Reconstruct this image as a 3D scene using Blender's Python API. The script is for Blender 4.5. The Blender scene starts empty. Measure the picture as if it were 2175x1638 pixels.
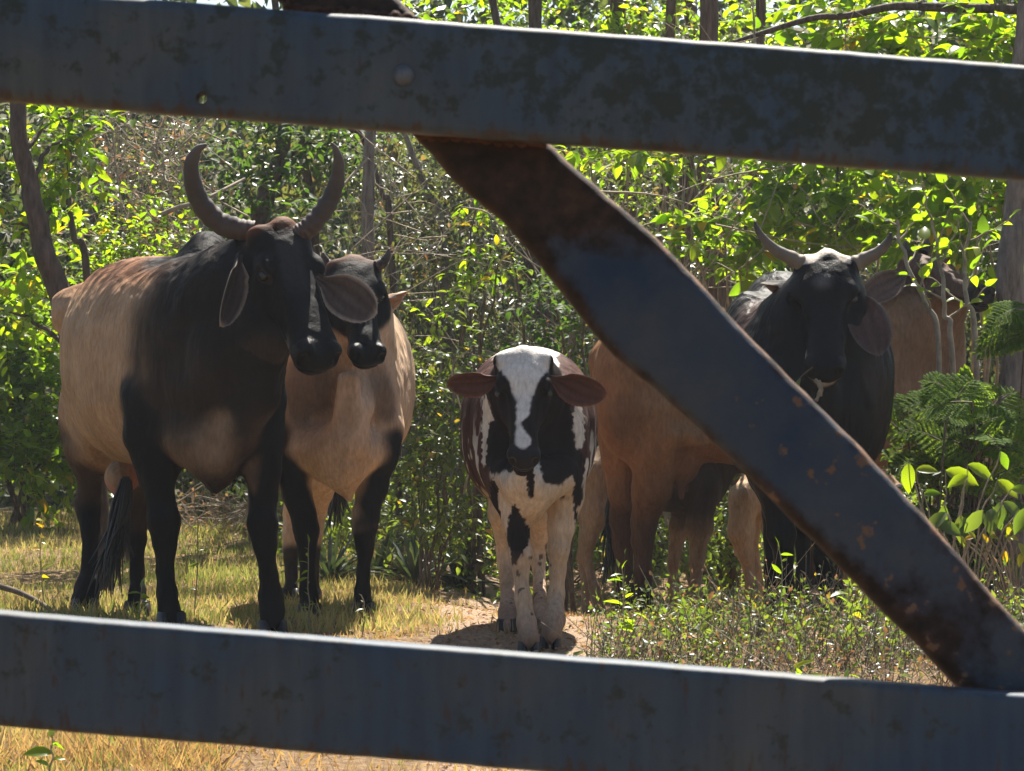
import bpy, bmesh, math, random
import numpy as np
import openvdb
from mathutils import Vector, Matrix

# ------------------------------------------------------------------ camera, sky, sun, exposure
sc = bpy.context.scene
FPX, CX, HY, CAMZ = 6000.0, 1087.5, 720.0, 1.0
cam_d = bpy.data.cameras.new('camera'); cam = bpy.data.objects.new('camera', cam_d)
sc.collection.objects.link(cam); sc.camera = cam
cam.location = (0, 0, CAMZ); cam.rotation_euler = (math.radians(90), 0, 0)
cam_d.sensor_width = 36.0; cam_d.lens = FPX * 36.0 / 2175.0
cam_d.shift_y = -(819.0 - HY) / 2175.0
cam_d.clip_start = 0.05; cam_d.clip_end = 500
cam_d.dof.use_dof = True; cam_d.dof.focus_distance = 9.4; cam_d.dof.aperture_fstop = 22.0

SUN_EL, SUN_AZ = math.radians(54), math.radians(10)      # sun behind the herd, a little to the right
w = bpy.data.worlds.new('World'); sc.world = w; w.use_nodes = True
nt = w.node_tree; bg = nt.nodes['Background']
sky = nt.nodes.new('ShaderNodeTexSky'); sky.sky_type = 'NISHITA'; sky.sun_disc = False
sky.sun_elevation = SUN_EL; sky.sun_rotation = SUN_AZ
nt.links.new(sky.outputs[0], bg.inputs[0]); bg.inputs[1].default_value = 0.05
sun_d = bpy.data.lights.new('sun', 'SUN'); sun = bpy.data.objects.new('sun', sun_d)
sc.collection.objects.link(sun); sun_d.energy = 5.0; sun_d.angle = math.radians(0.5); sun_d.color = (1.0, .94, .84)
sdir = Vector((math.sin(SUN_AZ) * math.cos(SUN_EL), math.cos(SUN_AZ) * math.cos(SUN_EL), math.sin(SUN_EL)))
sun.rotation_euler = sdir.to_track_quat('Z', 'Y').to_euler(); sun.location = (0, 20, 30)
sc.view_settings.view_transform = 'Standard'; sc.view_settings.look = 'None'
sc.view_settings.gamma = 1; sc.view_settings.use_curve_mapping = False
sc.view_settings.exposure = 1.75
sc.cycles.max_bounces = 7; sc.cycles.diffuse_bounces = 4; sc.cycles.transmission_bounces = 5
sc.cycles.caustics_reflective = False; sc.cycles.caustics_refractive = False
sc.cycles.use_denoising = True

rng = np.random.default_rng(7); random.seed(7)
COL = sc.collection

# ------------------------------------------------------------------ helpers
def W(px, py, D):
    return np.array([(px - CX) / FPX * D, D, CAMZ + (HY - py) / FPX * D])
def sstep(a, b, x):
    t = np.clip((x - a) / (b - a), 0, 1); return t * t * (3 - 2 * t)
def hsh(ix, iy, iz, seed):
    h = (ix * 374761393 + iy * 668265263 + iz * 2147483647 + seed * 1274126177) & 0xffffffff
    h = ((h ^ (h >> 13)) * 1274126177) & 0xffffffff
    h = h ^ (h >> 16)
    return (h & 0xffff) / 65535.0
def vnoise(P, freq, seed=0):
    P = np.asarray(P, float) * freq; i = np.floor(P).astype(np.int64); f = P - i; f = f * f * (3 - 2 * f)
    r = 0
    for dx in (0, 1):
        for dy in (0, 1):
            for dz in (0, 1):
                wgt = (f[:, 0] if dx else 1 - f[:, 0]) * (f[:, 1] if dy else 1 - f[:, 1]) * (f[:, 2] if dz else 1 - f[:, 2])
                r = r + wgt * hsh(i[:, 0] + dx, i[:, 1] + dy, i[:, 2] + dz, seed)
    return r
def fbm(P, freq, seed=0, o=3):
    r = 0; a = .5
    for k in range(o): r = r + a * vnoise(P, freq * 2 ** k, seed + k); a *= .5
    return r / (1 - .5 ** o)
def ground_z(x, y):
    x = np.asarray(x, float); y = np.asarray(y, float)
    s = .05 + .037 * sstep(-.5, .05, x)
    yy = np.clip(y, 9.7, 13.2)
    z = -s * (yy - 9.9)
    z = z + .35 * (sstep(22, 60, y)) * 22 + .012 * np.sin(x * 2.1 + y * 1.3) + .008 * np.sin(x * 5.3 - y * 3.1)
    z = z + .05 * sstep(.3, .8, x) * sstep(7.2, 7.9, y) * (1 - sstep(8.9, 9.7, y))
    return z
def G(px, D, up=0):                     # a point standing on the ground
    x = (px - CX) / FPX * D
    return np.array([x, D, float(ground_z(x, D)) + up])
def unit(v):
    v = np.asarray(v, float); return v / (np.linalg.norm(v) + 1e-12)

def mesh_np(name, V, F, mat=None, smooth=True, attrs=None, parent=None, fsize=None):
    """V (n,3); F (m,k) array or list of arrays with different k"""
    me = bpy.data.meshes.new(name)
    Fs = F if isinstance(F, list) else [F]
    Fs = [np.asarray(f, np.int32) for f in Fs if len(f)]
    V = np.asarray(V, np.float32)
    me.vertices.add(len(V)); me.vertices.foreach_set('co', V.ravel())
    nl = sum(f.size for f in Fs); npoly = sum(len(f) for f in Fs)
    me.loops.add(nl); me.loops.foreach_set('vertex_index', np.concatenate([f.ravel() for f in Fs]))
    me.polygons.add(npoly)
    tot = np.concatenate([np.full(len(f), f.shape[1], np.int32) for f in Fs])
    me.polygons.foreach_set('loop_start', np.concatenate([[0], np.cumsum(tot)[:-1]]).astype(np.int32))
    me.polygons.foreach_set('use_smooth', np.full(npoly, smooth))
    me.update(calc_edges=True)
    for an, av in (attrs or {}).items():
        av = np.asarray(av, np.float32)
        if av.ndim == 1:
            a = me.attributes.new(an, 'FLOAT', 'POINT'); a.data.foreach_set('value', av)
        else:
            a = me.attributes.new(an, 'FLOAT_COLOR', 'POINT')
            if av.shape[1] == 3: av = np.hstack([av, np.ones((len(av), 1), np.float32)])
            a.data.foreach_set('color', av.ravel())
    if mat: me.materials.append(mat)
    return link(name, me, parent)
def link(name, me, parent=None):
    o = bpy.data.objects.new(name, me); COL.objects.link(o)
    if parent is not None:
        o.parent = parent; o.matrix_parent_inverse = Matrix.Translation(-Vector(parent.location))
    return o
def thing(name, label, cat, loc, group=None):
    o = bpy.data.objects.new(name, None); COL.objects.link(o); o.location = Vector(loc)
    o.empty_display_size = .1
    o['label'] = label; o['category'] = cat
    if group: o['group'] = group
    return o
def tag(o, label=None, cat=None, kind=None, group=None):
    for k, v in (('label', label), ('category', cat), ('kind', kind), ('group', group)):
        if v: o[k] = v
    return o

class MB:                                # collects many small pieces into one mesh
    def __init__(s): s.V = []; s.F3 = []; s.F4 = []; s.A = []; s.n = 0
    def add(s, V, F, tint=None):
        V = np.asarray(V, float); F = np.asarray(F)
        if F.shape[1] == 3: s.F3.append(F + s.n)
        else: s.F4.append(F + s.n)
        s.V.append(V); s.A.append(np.full(len(V), 0.5) if tint is None else np.broadcast_to(tint, (len(V),)).astype(float))
        s.n += len(V)
    def build(s, name, mat, parent=None, smooth=True):
        if not s.V: return None
        F = []
        if s.F3: F.append(np.vstack(s.F3))
        if s.F4: F.append(np.vstack(s.F4))
        return mesh_np(name, np.vstack(s.V), F, mat, smooth, {'tint': np.concatenate(s.A)}, parent)

def catmull(P, n):
    P = np.asarray(P, float)
    if len(P) == 2: return P[0] + np.linspace(0, 1, n)[:, None] * (P[1] - P[0])
    Q = np.vstack([2 * P[0] - P[1], P, 2 * P[-1] - P[-2]])
    t = np.linspace(0, len(P) - 1 - 1e-9, n); i = t.astype(int); f = (t - i)[:, None]
    a, b, c, d = Q[i], Q[i + 1], Q[i + 2], Q[i + 3]
    return .5 * (2 * b + (c - a) * f + (2 * a - 5 * b + 4 * c - d) * f ** 2 + (3 * b - a - 3 * c + d) * f ** 3)
def tube(P, R, sides=6, cap=True, ell=None):
    P = np.asarray(P, float); n = len(P); R = np.broadcast_to(np.asarray(R, float), (n,))
    T = np.gradient(P, axis=0); T /= np.linalg.norm(T, axis=1)[:, None] + 1e-12
    ref = np.array([0, 0, 1.]) if abs(T[0, 2]) < .9 else np.array([1., 0, 0])
    N = np.zeros_like(P); cur = ref
    for k in range(n):
        cur = cur - T[k] * (cur @ T[k]); cur = cur / (np.linalg.norm(cur) + 1e-12); N[k] = cur
    B = np.cross(T, N)
    a = np.linspace(0, 2 * np.pi, sides, endpoint=False)
    V = (P[:, None, :] + R[:, None, None] * (np.cos(a)[None, :, None] * N[:, None, :] + np.sin(a)[None, :, None] * B[:, None, :])).reshape(-1, 3)
    i = np.arange(n - 1)[:, None] * sides; j = np.arange(sides)[None, :]; j2 = (j + 1) % sides
    F = np.stack([i + j, i + j2, i + sides + j2, i + sides + j], -1).reshape(-1, 4)
    return V, F

# ------------------------------------------------------------------ materials
def newmat(name):
    m = bpy.data.materials.new(name); m.use_nodes = True
    n = m.node_tree.nodes; l = m.node_tree.links
    return m, n, l, n['Principled BSDF']
def nd(n, t, **kw):
    x = n.new(t)
    for k, v in kw.items():
        if k.startswith('i_'):
            key = k[2:]; x.inputs[int(key) if key.isdigit() else key].default_value = v
        else: setattr(x, k, v)
    return x
def ramp(n, stops):
    r = n.new('ShaderNodeValToRGB'); e = r.color_ramp.elements
    while len(e) < len(stops): e.new(.5)
    for k, (p, c) in enumerate(stops): e[k].position = p; e[k].color = (*c, 1)
    return r
def mixc(n, l, fac, a, b, mode='MIX'):
    m = n.new('ShaderNodeMix'); m.data_type = 'RGBA'; m.blend_type = mode
    for s, v in ((0, fac), (6, a), (7, b)):
        if hasattr(v, 'is_linked') or hasattr(v, 'links'): l.new(v, m.inputs[s])
        elif s == 0: m.inputs[0].default_value = v
        else: m.inputs[s].default_value = (*v, 1)
    return m.outputs[2]
def math_n(n, l, op, a, b=None):
    m = n.new('ShaderNodeMath'); m.operation = op
    for s, v in ((0, a), (1, b)):
        if v is None: continue
        if hasattr(v, 'links'): l.new(v, m.inputs[s])
        else: m.inputs[s].default_value = v
    return m.outputs[0]

def coat_mat(name, sheen=.0, rough=.66, stretch=(28, 28, 9)):
    m, n, l, b = newmat(name)
    at = nd(n, 'ShaderNodeAttribute', attribute_name='coat')
    tc = n.new('ShaderNodeTexCoord')
    mp = nd(n, 'ShaderNodeMapping'); mp.inputs['Scale'].default_value = stretch
    l.new(tc.outputs['Object'], mp.inputs[0])
    nz = nd(n, 'ShaderNodeTexNoise', i_Scale=3.0, i_Detail=6.0, i_Roughness=.65); l.new(mp.outputs[0], nz.inputs['Vector'])
    n2 = nd(n, 'ShaderNodeTexNoise', i_Scale=7.0, i_Detail=4.0); l.new(tc.outputs['Object'], n2.inputs['Vector'])
    r1 = ramp(n, [(.3, (.76, .74, .72)), (.7, (1.22, 1.22, 1.23))]); l.new(nz.outputs[0], r1.inputs[0])
    r2 = ramp(n, [(.3, (.78, .76, .74)), (.7, (1.15, 1.16, 1.18))]); l.new(n2.outputs[0], r2.inputs[0])
    c = mixc(n, l, 1.0, at.outputs['Color'], r1.outputs[0], 'MULTIPLY')
    c = mixc(n, l, 1.0, c, r2.outputs[0], 'MULTIPLY')
    l.new(c, b.inputs['Base Color'])
    rg = nd(n, 'ShaderNodeAttribute', attribute_name='wet')
    rr = math_n(n, l, 'MULTIPLY', rg.outputs['Fac'], -.3); rr = math_n(n, l, 'ADD', rr, rough)
    l.new(rr, b.inputs['Roughness'])
    b.inputs['Sheen Weight'].default_value = sheen; b.inputs['Sheen Roughness'].default_value = .4
    b.inputs['Specular IOR Level'].default_value = .07
    mp2 = nd(n, 'ShaderNodeMapping'); mp2.inputs['Scale'].default_value = (150, 150, 30); l.new(tc.outputs['Object'], mp2.inputs[0])
    n3 = nd(n, 'ShaderNodeTexNoise', i_Scale=1.5, i_Detail=3.0); l.new(mp2.outputs[0], n3.inputs['Vector'])
    sm = math_n(n, l, 'ADD', n3.outputs[0], nz.outputs[0])
    bp = nd(n, 'ShaderNodeBump', i_Strength=.4, i_Distance=.005); l.new(sm, bp.inputs['Height'])
    mp3 = nd(n, 'ShaderNodeMapping'); mp3.inputs['Scale'].default_value = (11, 11, 2.4); mp3.inputs['Rotation'].default_value = (0, .25, 0); l.new(tc.outputs['Object'], mp3.inputs[0])
    n4 = nd(n, 'ShaderNodeTexNoise', i_Scale=1.0, i_Detail=3.0, i_Roughness=.45, i_Distortion=.4); l.new(mp3.outputs[0], n4.inputs['Vector'])
    b2 = nd(n, 'ShaderNodeBump', i_Strength=.9, i_Distance=.045); l.new(n4.outputs[0], b2.inputs['Height']); fo = nd(n, 'ShaderNodeAttribute', attribute_name='fold'); l.new(fo.outputs['Fac'], b2.inputs['Strength']); l.new(b2.outputs[0], bp.inputs['Normal']); l.new(bp.outputs[0], b.inputs['Normal'])
    return m
M = {}
M['coat'] = coat_mat('short_hair_coat')
M['coat_sleek'] = coat_mat('sleek_hair_coat', .0, .5)
def simple(name, col, rough=.6, var=.35, scale=20, spec=.4, bump=.3, dist=.004, stretch=(1, 1, 1)):
    m, n, l, b = newmat(name); tc = n.new('ShaderNodeTexCoord')
    mp = nd(n, 'ShaderNodeMapping'); mp.inputs['Scale'].default_value = stretch; l.new(tc.outputs['Object'], mp.inputs[0])
    nz = nd(n, 'ShaderNodeTexNoise', i_Scale=scale, i_Detail=6.0, i_Roughness=.6); l.new(mp.outputs[0], nz.inputs['Vector'])
    lo = tuple(c * (1 - var) for c in col); hi = tuple(min(1, c * (1 + var)) for c in col)
    r = ramp(n, [(.3, lo), (.7, hi)]); l.new(nz.outputs[0], r.inputs[0]); l.new(r.outputs[0], b.inputs['Base Color'])
    b.inputs['Roughness'].default_value = rough; b.inputs['Specular IOR Level'].default_value = spec
    if bump:
        bp = nd(n, 'ShaderNodeBump', i_Strength=bump, i_Distance=dist); l.new(nz.outputs[0], bp.inputs['Height']); l.new(bp.outputs[0], b.inputs['Normal'])
    return m
M['eye'] = simple('eye_dark', (.006, .005, .004), .1, .2, 5, .5, 0)
M['hoof'] = simple('hoof_dark', (.010, .009, .009), .5, .4, 30, .4, .4)
M['tail_hair'] = simple('tail_hair', (.010, .009, .009), .5, .3, 30, .4, 0)
M['udder'] = simple('udder_skin', (.30, .15, .11), .55, .3, 15, .4, .2)
M['bark_dark'] = simple('bark_dark', (.085, .062, .05), .85, .55, 14, .2, .9, .02, (3, 3, .7))
M['bark_grey'] = simple('bark_grey', (.17, .14, .12), .85, .5, 12, .2, .9, .02, (3, 3, .7))
M['bark_red'] = simple('bark_reddish', (.12, .075, .055), .85, .5, 14, .2, .9, .02, (4, 4, .5))
M['twig'] = simple('twig_pale', (.26, .21, .15), .8, .4, 20, .2, .4)
M['twig_dark'] = simple('twig_brown', (.10, .075, .055), .8, .4, 20, .2, .4)
M['stone'] = simple('stone_grey', (.33, .30, .26), .85, .3, 12, .2, .6, .02)
M['rope'] = simple('rope_pale', (.2, .16, .115), .85, .3, 60, .2, .5)
def horn_mat(name, a, bcol, c):
    m, n, l, b = newmat(name)
    at = nd(n, 'ShaderNodeAttribute', attribute_name='tint'); tc = n.new('ShaderNodeTexCoord')
    nz = nd(n, 'ShaderNodeTexNoise', i_Scale=22.0, i_Detail=6.0); l.new(tc.outputs['Object'], nz.inputs['Vector'])
    s = math_n(n, l, 'MULTIPLY', nz.outputs[0], .5); s = math_n(n, l, 'ADD', s, at.outputs['Fac']); s = math_n(n, l, 'ADD', s, -.25)
    r = ramp(n, [(0, a), (.5, bcol), (1, c)]); l.new(s, r.inputs[0]); l.new(r.outputs[0], b.inputs['Base Color'])
    b.inputs['Roughness'].default_value = .72
    bp = nd(n, 'ShaderNodeBump', i_Strength=.4, i_Distance=.004); l.new(nz.outputs[0], bp.inputs['Height']); l.new(bp.outputs[0], b.inputs['Normal'])
    return m
M['horn_dark'] = horn_mat('horn_dark', (.055, .028, .018), (.030, .022, .018), (.075, .06, .05))
M['horn_pale'] = horn_mat('horn_pale', (.17, .125, .08), (.11, .09, .07), (.022, .022, .026))

def leaf_mat(name, stops, trans=.5, tgain=(2.6, 2.4, .6), rough=.4, spec=.5):
    m, n, l, b = newmat(name)
    at = nd(n, 'ShaderNodeAttribute', attribute_name='tint'); oi = n.new('ShaderNodeObjectInfo')
    f = math_n(n, l, 'ADD', at.outputs['Fac'], oi.outputs['Random']); f = math_n(n, l, 'FRACT', f)
    r = ramp(n, stops); l.new(f, r.inputs[0])
    l.new(r.outputs[0], b.inputs['Base Color']); b.inputs['Roughness'].default_value = rough
    b.inputs['Specular IOR Level'].default_value = spec
    tr = n.new('ShaderNodeBsdfTranslucent')
    tcx = mixc(n, l, 1.0, r.outputs[0], tgain, 'MULTIPLY'); l.new(tcx, tr.inputs[0])
    mx = n.new('ShaderNodeMixShader'); mx.inputs[0].default_value = trans
    l.new(b.outputs[0], mx.inputs[1]); l.new(tr.outputs[0], mx.inputs[2])
    l.new(mx.outputs[0], n['Material Output'].inputs[0])
    return m
M['leaf_bright'] = leaf_mat('leaf_bright', [(0, (.065, .12, .014)), (.5, (.12, .18, .016)), (.9, (.16, .2, .016)), (.965, (.14, .18, .02)), (.975, (.28, .19, .02))], .64, (2.5, 2.6, .5), .32)
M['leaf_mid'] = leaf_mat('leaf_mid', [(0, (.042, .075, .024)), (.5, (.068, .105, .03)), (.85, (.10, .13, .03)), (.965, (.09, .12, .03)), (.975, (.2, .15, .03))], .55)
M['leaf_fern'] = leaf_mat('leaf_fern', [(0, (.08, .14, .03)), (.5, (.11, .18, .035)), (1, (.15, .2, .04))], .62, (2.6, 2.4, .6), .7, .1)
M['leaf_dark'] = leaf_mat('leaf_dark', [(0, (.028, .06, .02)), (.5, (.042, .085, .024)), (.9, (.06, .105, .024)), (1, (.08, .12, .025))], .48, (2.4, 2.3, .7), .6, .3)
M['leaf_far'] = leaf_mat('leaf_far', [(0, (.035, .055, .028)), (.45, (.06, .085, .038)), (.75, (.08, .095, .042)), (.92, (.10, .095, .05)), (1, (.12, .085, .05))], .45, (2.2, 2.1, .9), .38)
M['leaf_yellow'] = leaf_mat('leaf_yellow', [(0, (.17, .2, .015)), (.6, (.26, .24, .015)), (1, (.4, .24, .02))], .5, (2.0, 1.9, .4))
M['leaf_dry'] = leaf_mat('leaf_dry', [(0, (.16, .09, .045)), (.5, (.26, .15, .08)), (1, (.38, .26, .16))], .3, (1.4, 1.2, .8), .7, .2)
M['grass_dry'] = leaf_mat('grass_dry', [(0, (.25, .15, .085)), (.5, (.36, .245, .14)), (.8, (.33, .26, .14)), (1, (.2, .19, .08))], .45, (1.4, 1.3, .7), .6, .3)
M['grass_green'] = leaf_mat('grass_green', [(0, (.16, .20, .055)), (.4, (.25, .265, .085)), (.75, (.36, .32, .14)), (1, (.40, .29, .15))], .45, (1.3, 1.25, .8), .6, .25)
# ------------------------------------------------------------------ animal bodies: one smooth implicit surface each
def axis_grid(lo, hi, fine, h, hf):
    """sample positions along one axis, dense inside the 'fine' interval"""
    xs = [lo]
    while xs[-1] < hi:
        x = xs[-1]
        d = 0 if fine is None else max(fine[0] - x, x - fine[1], 0)
        step = h if fine is None else min(h, hf + .12 * d)
        xs.append(x + step)
    return np.array(xs)
class Body:
    def __init__(s, lo, hi, fine=None, h=.0122, hf=.0055):
        f = fine or [None] * 3
        s.ax = [axis_grid(lo[k], hi[k], f[k], h, hf) for k in range(3)]
        s.A = np.full([len(a) for a in s.ax], .12, np.float32)
    def sl(s, lo, hi, pad):
        S = tuple(slice(max(0, np.searchsorted(s.ax[k], lo[k] - pad)), np.searchsorted(s.ax[k], hi[k] + pad)) for k in range(3))
        if any(q.stop <= q.start for q in S): return None, None
        return S, [s.ax[k][S[k]].astype(np.float32).reshape([-1 if j == k else 1 for j in range(3)]) for k in range(3)]
    def comb(s, S, d, k, cut):
        c = s.A[S]; d = np.minimum(d, .2).astype(np.float32)
        if cut:
            h = np.clip(.5 - .5 * (c + d) / k, 0, 1); s.A[S] = c * (1 - h) - d * h + k * h * (1 - h)
        else:
            h = np.clip(.5 + .5 * (c - d) / k, 0, 1); s.A[S] = c * (1 - h) + d * h - k * h * (1 - h)
    def rc(s, a, ra, b, rb, k=.03, cut=False, flat=None):
        a = np.asarray(a, float); b = np.asarray(b, float); R = max(ra, rb)
        if flat is not None: R *= max(1, flat[1])
        S, X = s.sl(np.minimum(a, b) - R, np.maximum(a, b) + R, k + .03)
        if S is None: return
        ba = b - a; L2 = ba @ ba + 1e-12
        p = [X[i] - a[i] for i in range(3)]
        t = np.clip((p[0] * ba[0] + p[1] * ba[1] + p[2] * ba[2]) / L2, 0, 1)
        q = [p[i] - t * ba[i] for i in range(3)]
        if flat is None: dd = np.sqrt(q[0] ** 2 + q[1] ** 2 + q[2] ** 2); g = 1
        else:
            n, f = unit(flat[0]), flat[1]
            dn = q[0] * n[0] + q[1] * n[1] + q[2] * n[2]
            dd = np.sqrt(np.maximum(q[0] ** 2 + q[1] ** 2 + q[2] ** 2 + dn ** 2 * (1 / f ** 2 - 1), 0)); g = min(1, f)
        s.comb(S, (dd - (ra + (rb - ra) * t)) * g, k, cut)
    def chain(s, pts, k=.03, flat=None):
        """pts: (px, py, D, rpx)"""
        for a, b in zip(pts[:-1], pts[1:]):
            s.rc(W(*a[:3]), a[3] * a[2] / FPX, W(*b[:3]), b[3] * b[2] / FPX, k, flat=flat)
    def ell(s, c, rad, R=None, k=.03, cut=False):
        c = np.asarray(c, float); R = np.eye(3) if R is None else np.asarray(R)      # rows = axes
        ext = np.sqrt(((R * np.asarray(rad)[:, None]) ** 2).sum(0))
        S, X = s.sl(c - ext, c + ext, k + .03)
        if S is None: return
        p = [X[i] - c[i] for i in range(3)]; k0 = 0; k1 = 0
        for j in range(3):
            u = p[0] * R[j, 0] + p[1] * R[j, 1] + p[2] * R[j, 2]
            k0 = k0 + (u / rad[j]) ** 2; k1 = k1 + (u / rad[j] ** 2) ** 2
        k0 = np.sqrt(k0); s.comb(S, k0 * (k0 - 1) / (np.sqrt(k1) + 1e-6), k, cut)
    def pell(s, px, py, D, rx, ry, rd, k=.04, R=None, cut=False):
        m = D / FPX; s.ell(W(px, py, D), (rx * m, rd, ry * m), R, k, cut)
    def loft(s, o, F, S_, U, tab, k=.04, n=2.3):
        """tab rows: t, half width, top, bottom (metres, along F from o)"""
        T = np.asarray(tab, float); tt = np.linspace(T[0, 0], T[-1, 0], 240)
        # smooth monotone-ish interpolation
        idx = np.interp(tt, T[:, 0], np.arange(len(T)))
        cr = catmull(T, 2000); ci = np.linspace(0, len(T) - 1, 2000)
        col = [np.interp(idx, ci, cr[:, j]) for j in range(4)]
        hw = np.maximum(col[1], .004); top, bot = col[2], col[3]
        o, F, S_, U = [np.asarray(v, float) for v in (o, F, S_, U)]
        cs = [o + F * t + S_ * a * sg + U * z for t in (T[0, 0], T[-1, 0]) for sg in (-1, 1) for a in (T[:, 1].max(),) for z in (T[:, 2].max(), T[:, 3].min())]
        cs = np.array(cs); Sx, X = s.sl(cs.min(0), cs.max(0), k + .03)
        p = [X[i] - o[i] for i in range(3)]
        dot = lambda v: (p[0] * v[0] + p[1] * v[1] + p[2] * v[2]).astype(np.float32)
        t, v, ww = dot(F), dot(S_), dot(U)
        a = np.interp(t, tt, hw).astype(np.float32); tp = np.interp(t, tt, top).astype(np.float32); bt = np.interp(t, tt, bot).astype(np.float32)
        zc = (tp + bt) / 2; hb = np.maximum((tp - bt) / 2, .004)
        q = (np.abs(v / a) ** n + np.abs((ww - zc) / hb) ** n) ** (1 / n)
        d = (q - 1) * np.minimum(a, hb) * .85
        d = np.maximum(d, np.maximum(t - T[-1, 0], T[0, 0] - t))
        s.comb(Sx, d, k, False)
    def mesh(s, smooth=2):
        g = openvdb.FloatGrid(background=.12); g.copyFromArray(s.A)
        pts, quads = g.convertToQuads(isovalue=0.0)
        pts = pts.astype(float)
        V = np.stack([np.interp(pts[:, k], np.arange(len(s.ax[k])), s.ax[k]) for k in range(3)], 1)
        Q = quads.astype(np.int64)[:, ::-1]
        # keep the largest connected piece (one continuous figure)
        lab = np.arange(len(V))
        while True:
            m = lab[Q].min(1); new = lab.copy(); np.minimum.at(new, Q.ravel(), np.repeat(m, 4)); new = new[new]
            if (new == lab).all(): break
            lab = new
        u, c = np.unique(lab, return_counts=True); big = u[c.argmax()]; keep = lab == big
        mp = np.cumsum(keep) - 1; V = V[keep]; Q = mp[Q[keep[Q[:, 0]]]]
        for _ in range(smooth):
            acc = np.zeros_like(V); cnt = np.zeros(len(V))
            for i in range(4):
                np.add.at(acc, Q[:, i], V[Q[:, (i + 1) % 4]]); np.add.at(acc, Q[:, i], V[Q[:, (i - 1) % 4]]); np.add.at(cnt, Q[:, i], 2)
            V = V * .5 + .5 * acc / cnt[:, None]
        return V, Q

class Head:
    """local frame: F from poll to muzzle, U out of the forehead, S to the animal's right"""
    def __init__(s, poll, muz, roll=0):
        s.o = np.asarray(poll, float); d = np.asarray(muz, float) - s.o; s.L = np.linalg.norm(d); s.F = d / s.L
        U = np.array([0, 0, 1.]) - s.F * s.F[2]; U = unit(U)
        Sv = np.cross(s.F, U)
        c, q = math.cos(roll), math.sin(roll)
        s.U = U * c + Sv * q; s.S = Sv * c - U * q
        s.R = np.stack([s.F, s.S, s.U])
    def p(s, f, sd, u): return s.o + s.L * (s.F * f + s.S * sd + s.U * u)
    def loc(s, V): return (V - s.o) @ s.R.T / s.L
HT = [(-.05, .05, -.07, -.15), (0, .15, .0, -.22), (.06, .172, .03, -.27), (.15, .182, .038, -.31), (.28, .182, .03, -.325), (.4, .17, .024, -.31), (.55, .155, .018, -.265),
      (.7, .142, .008, -.235), (.82, .145, .004, -.225), (.92, .146, -.014, -.22), (.985, .118, -.045, -.205), (1.025, .04, -.10, -.15)]
def add_head(b, h, wide=1.0, muz=1.0, convex=.05, poll=.05):
    L = h.L; T = [(r[0] * L, r[1] * L * (wide if r[0] < .6 else muz), r[2] * L, r[3] * L) for r in HT]
    b.loft(h.o, h.F, h.S, h.U, T, k=.03, n=2.5)
    e = lambda f, sd, u, rf, rs, ru, k=.02, cut=False: b.ell(h.p(f, sd, u), (rf * L, rs * L, ru * L), h.R, k, cut)
    e(.14, 0, .0, .17, .12, convex, .04)
    e(.0, 0, -.02, .06, .07, poll, .04)
    for sg in (-1, 1):
        e(.29, sg * .165 * wide, -.055, .085, .045, .075, .03)                    # brow / orbit
        e(.30, sg * .105, -.235, .17, .07, .11, .04)                               # cheek
        e(.03, sg * .15 * wide, -.045, .055, .06, .055, .04)                         # horn root
        e(.54, sg * .19, -.085, .17, .035, .05, .05, True)                         # hollow beside the nose bone
        e(.33, sg * .215 * wide, -.075, .05, .04, .035, .012, True)                # eye opening
        e(.94, sg * .09 * muz, -.045, .06, .048, .05, .02)                      # nostril rim
        e(.99, sg * .10 * muz, -.06, .034, .026, .04, .012, True)               # nostril
        e(.86, sg * .12, -.165, .16, .06, .011, .012, True)                        # mouth line
    e(.985, 0, -.165, .05, .11, .011, .012, True)
    e(.91, 0, -.21, .07, .085, .04, .02)                                            # chin
def add_eyes(h, parent, wide=1.0):
    for sg in (-1, 1):
        me = bpy.data.meshes.new('eye'); bm = bmesh.new()
        bmesh.ops.create_uvsphere(bm, u_segments=14, v_segments=10, radius=h.L * .033)
        for f in bm.faces: f.smooth = True
        bm.to_mesh(me); bm.free(); me.materials.append(M['eye'])
        o = link('eye', me, parent); o.location = Vector(h.p(.33, sg * .176 * wide, -.075)) ; o.matrix_parent_inverse = Matrix.Translation(-Vector(parent.location))
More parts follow.
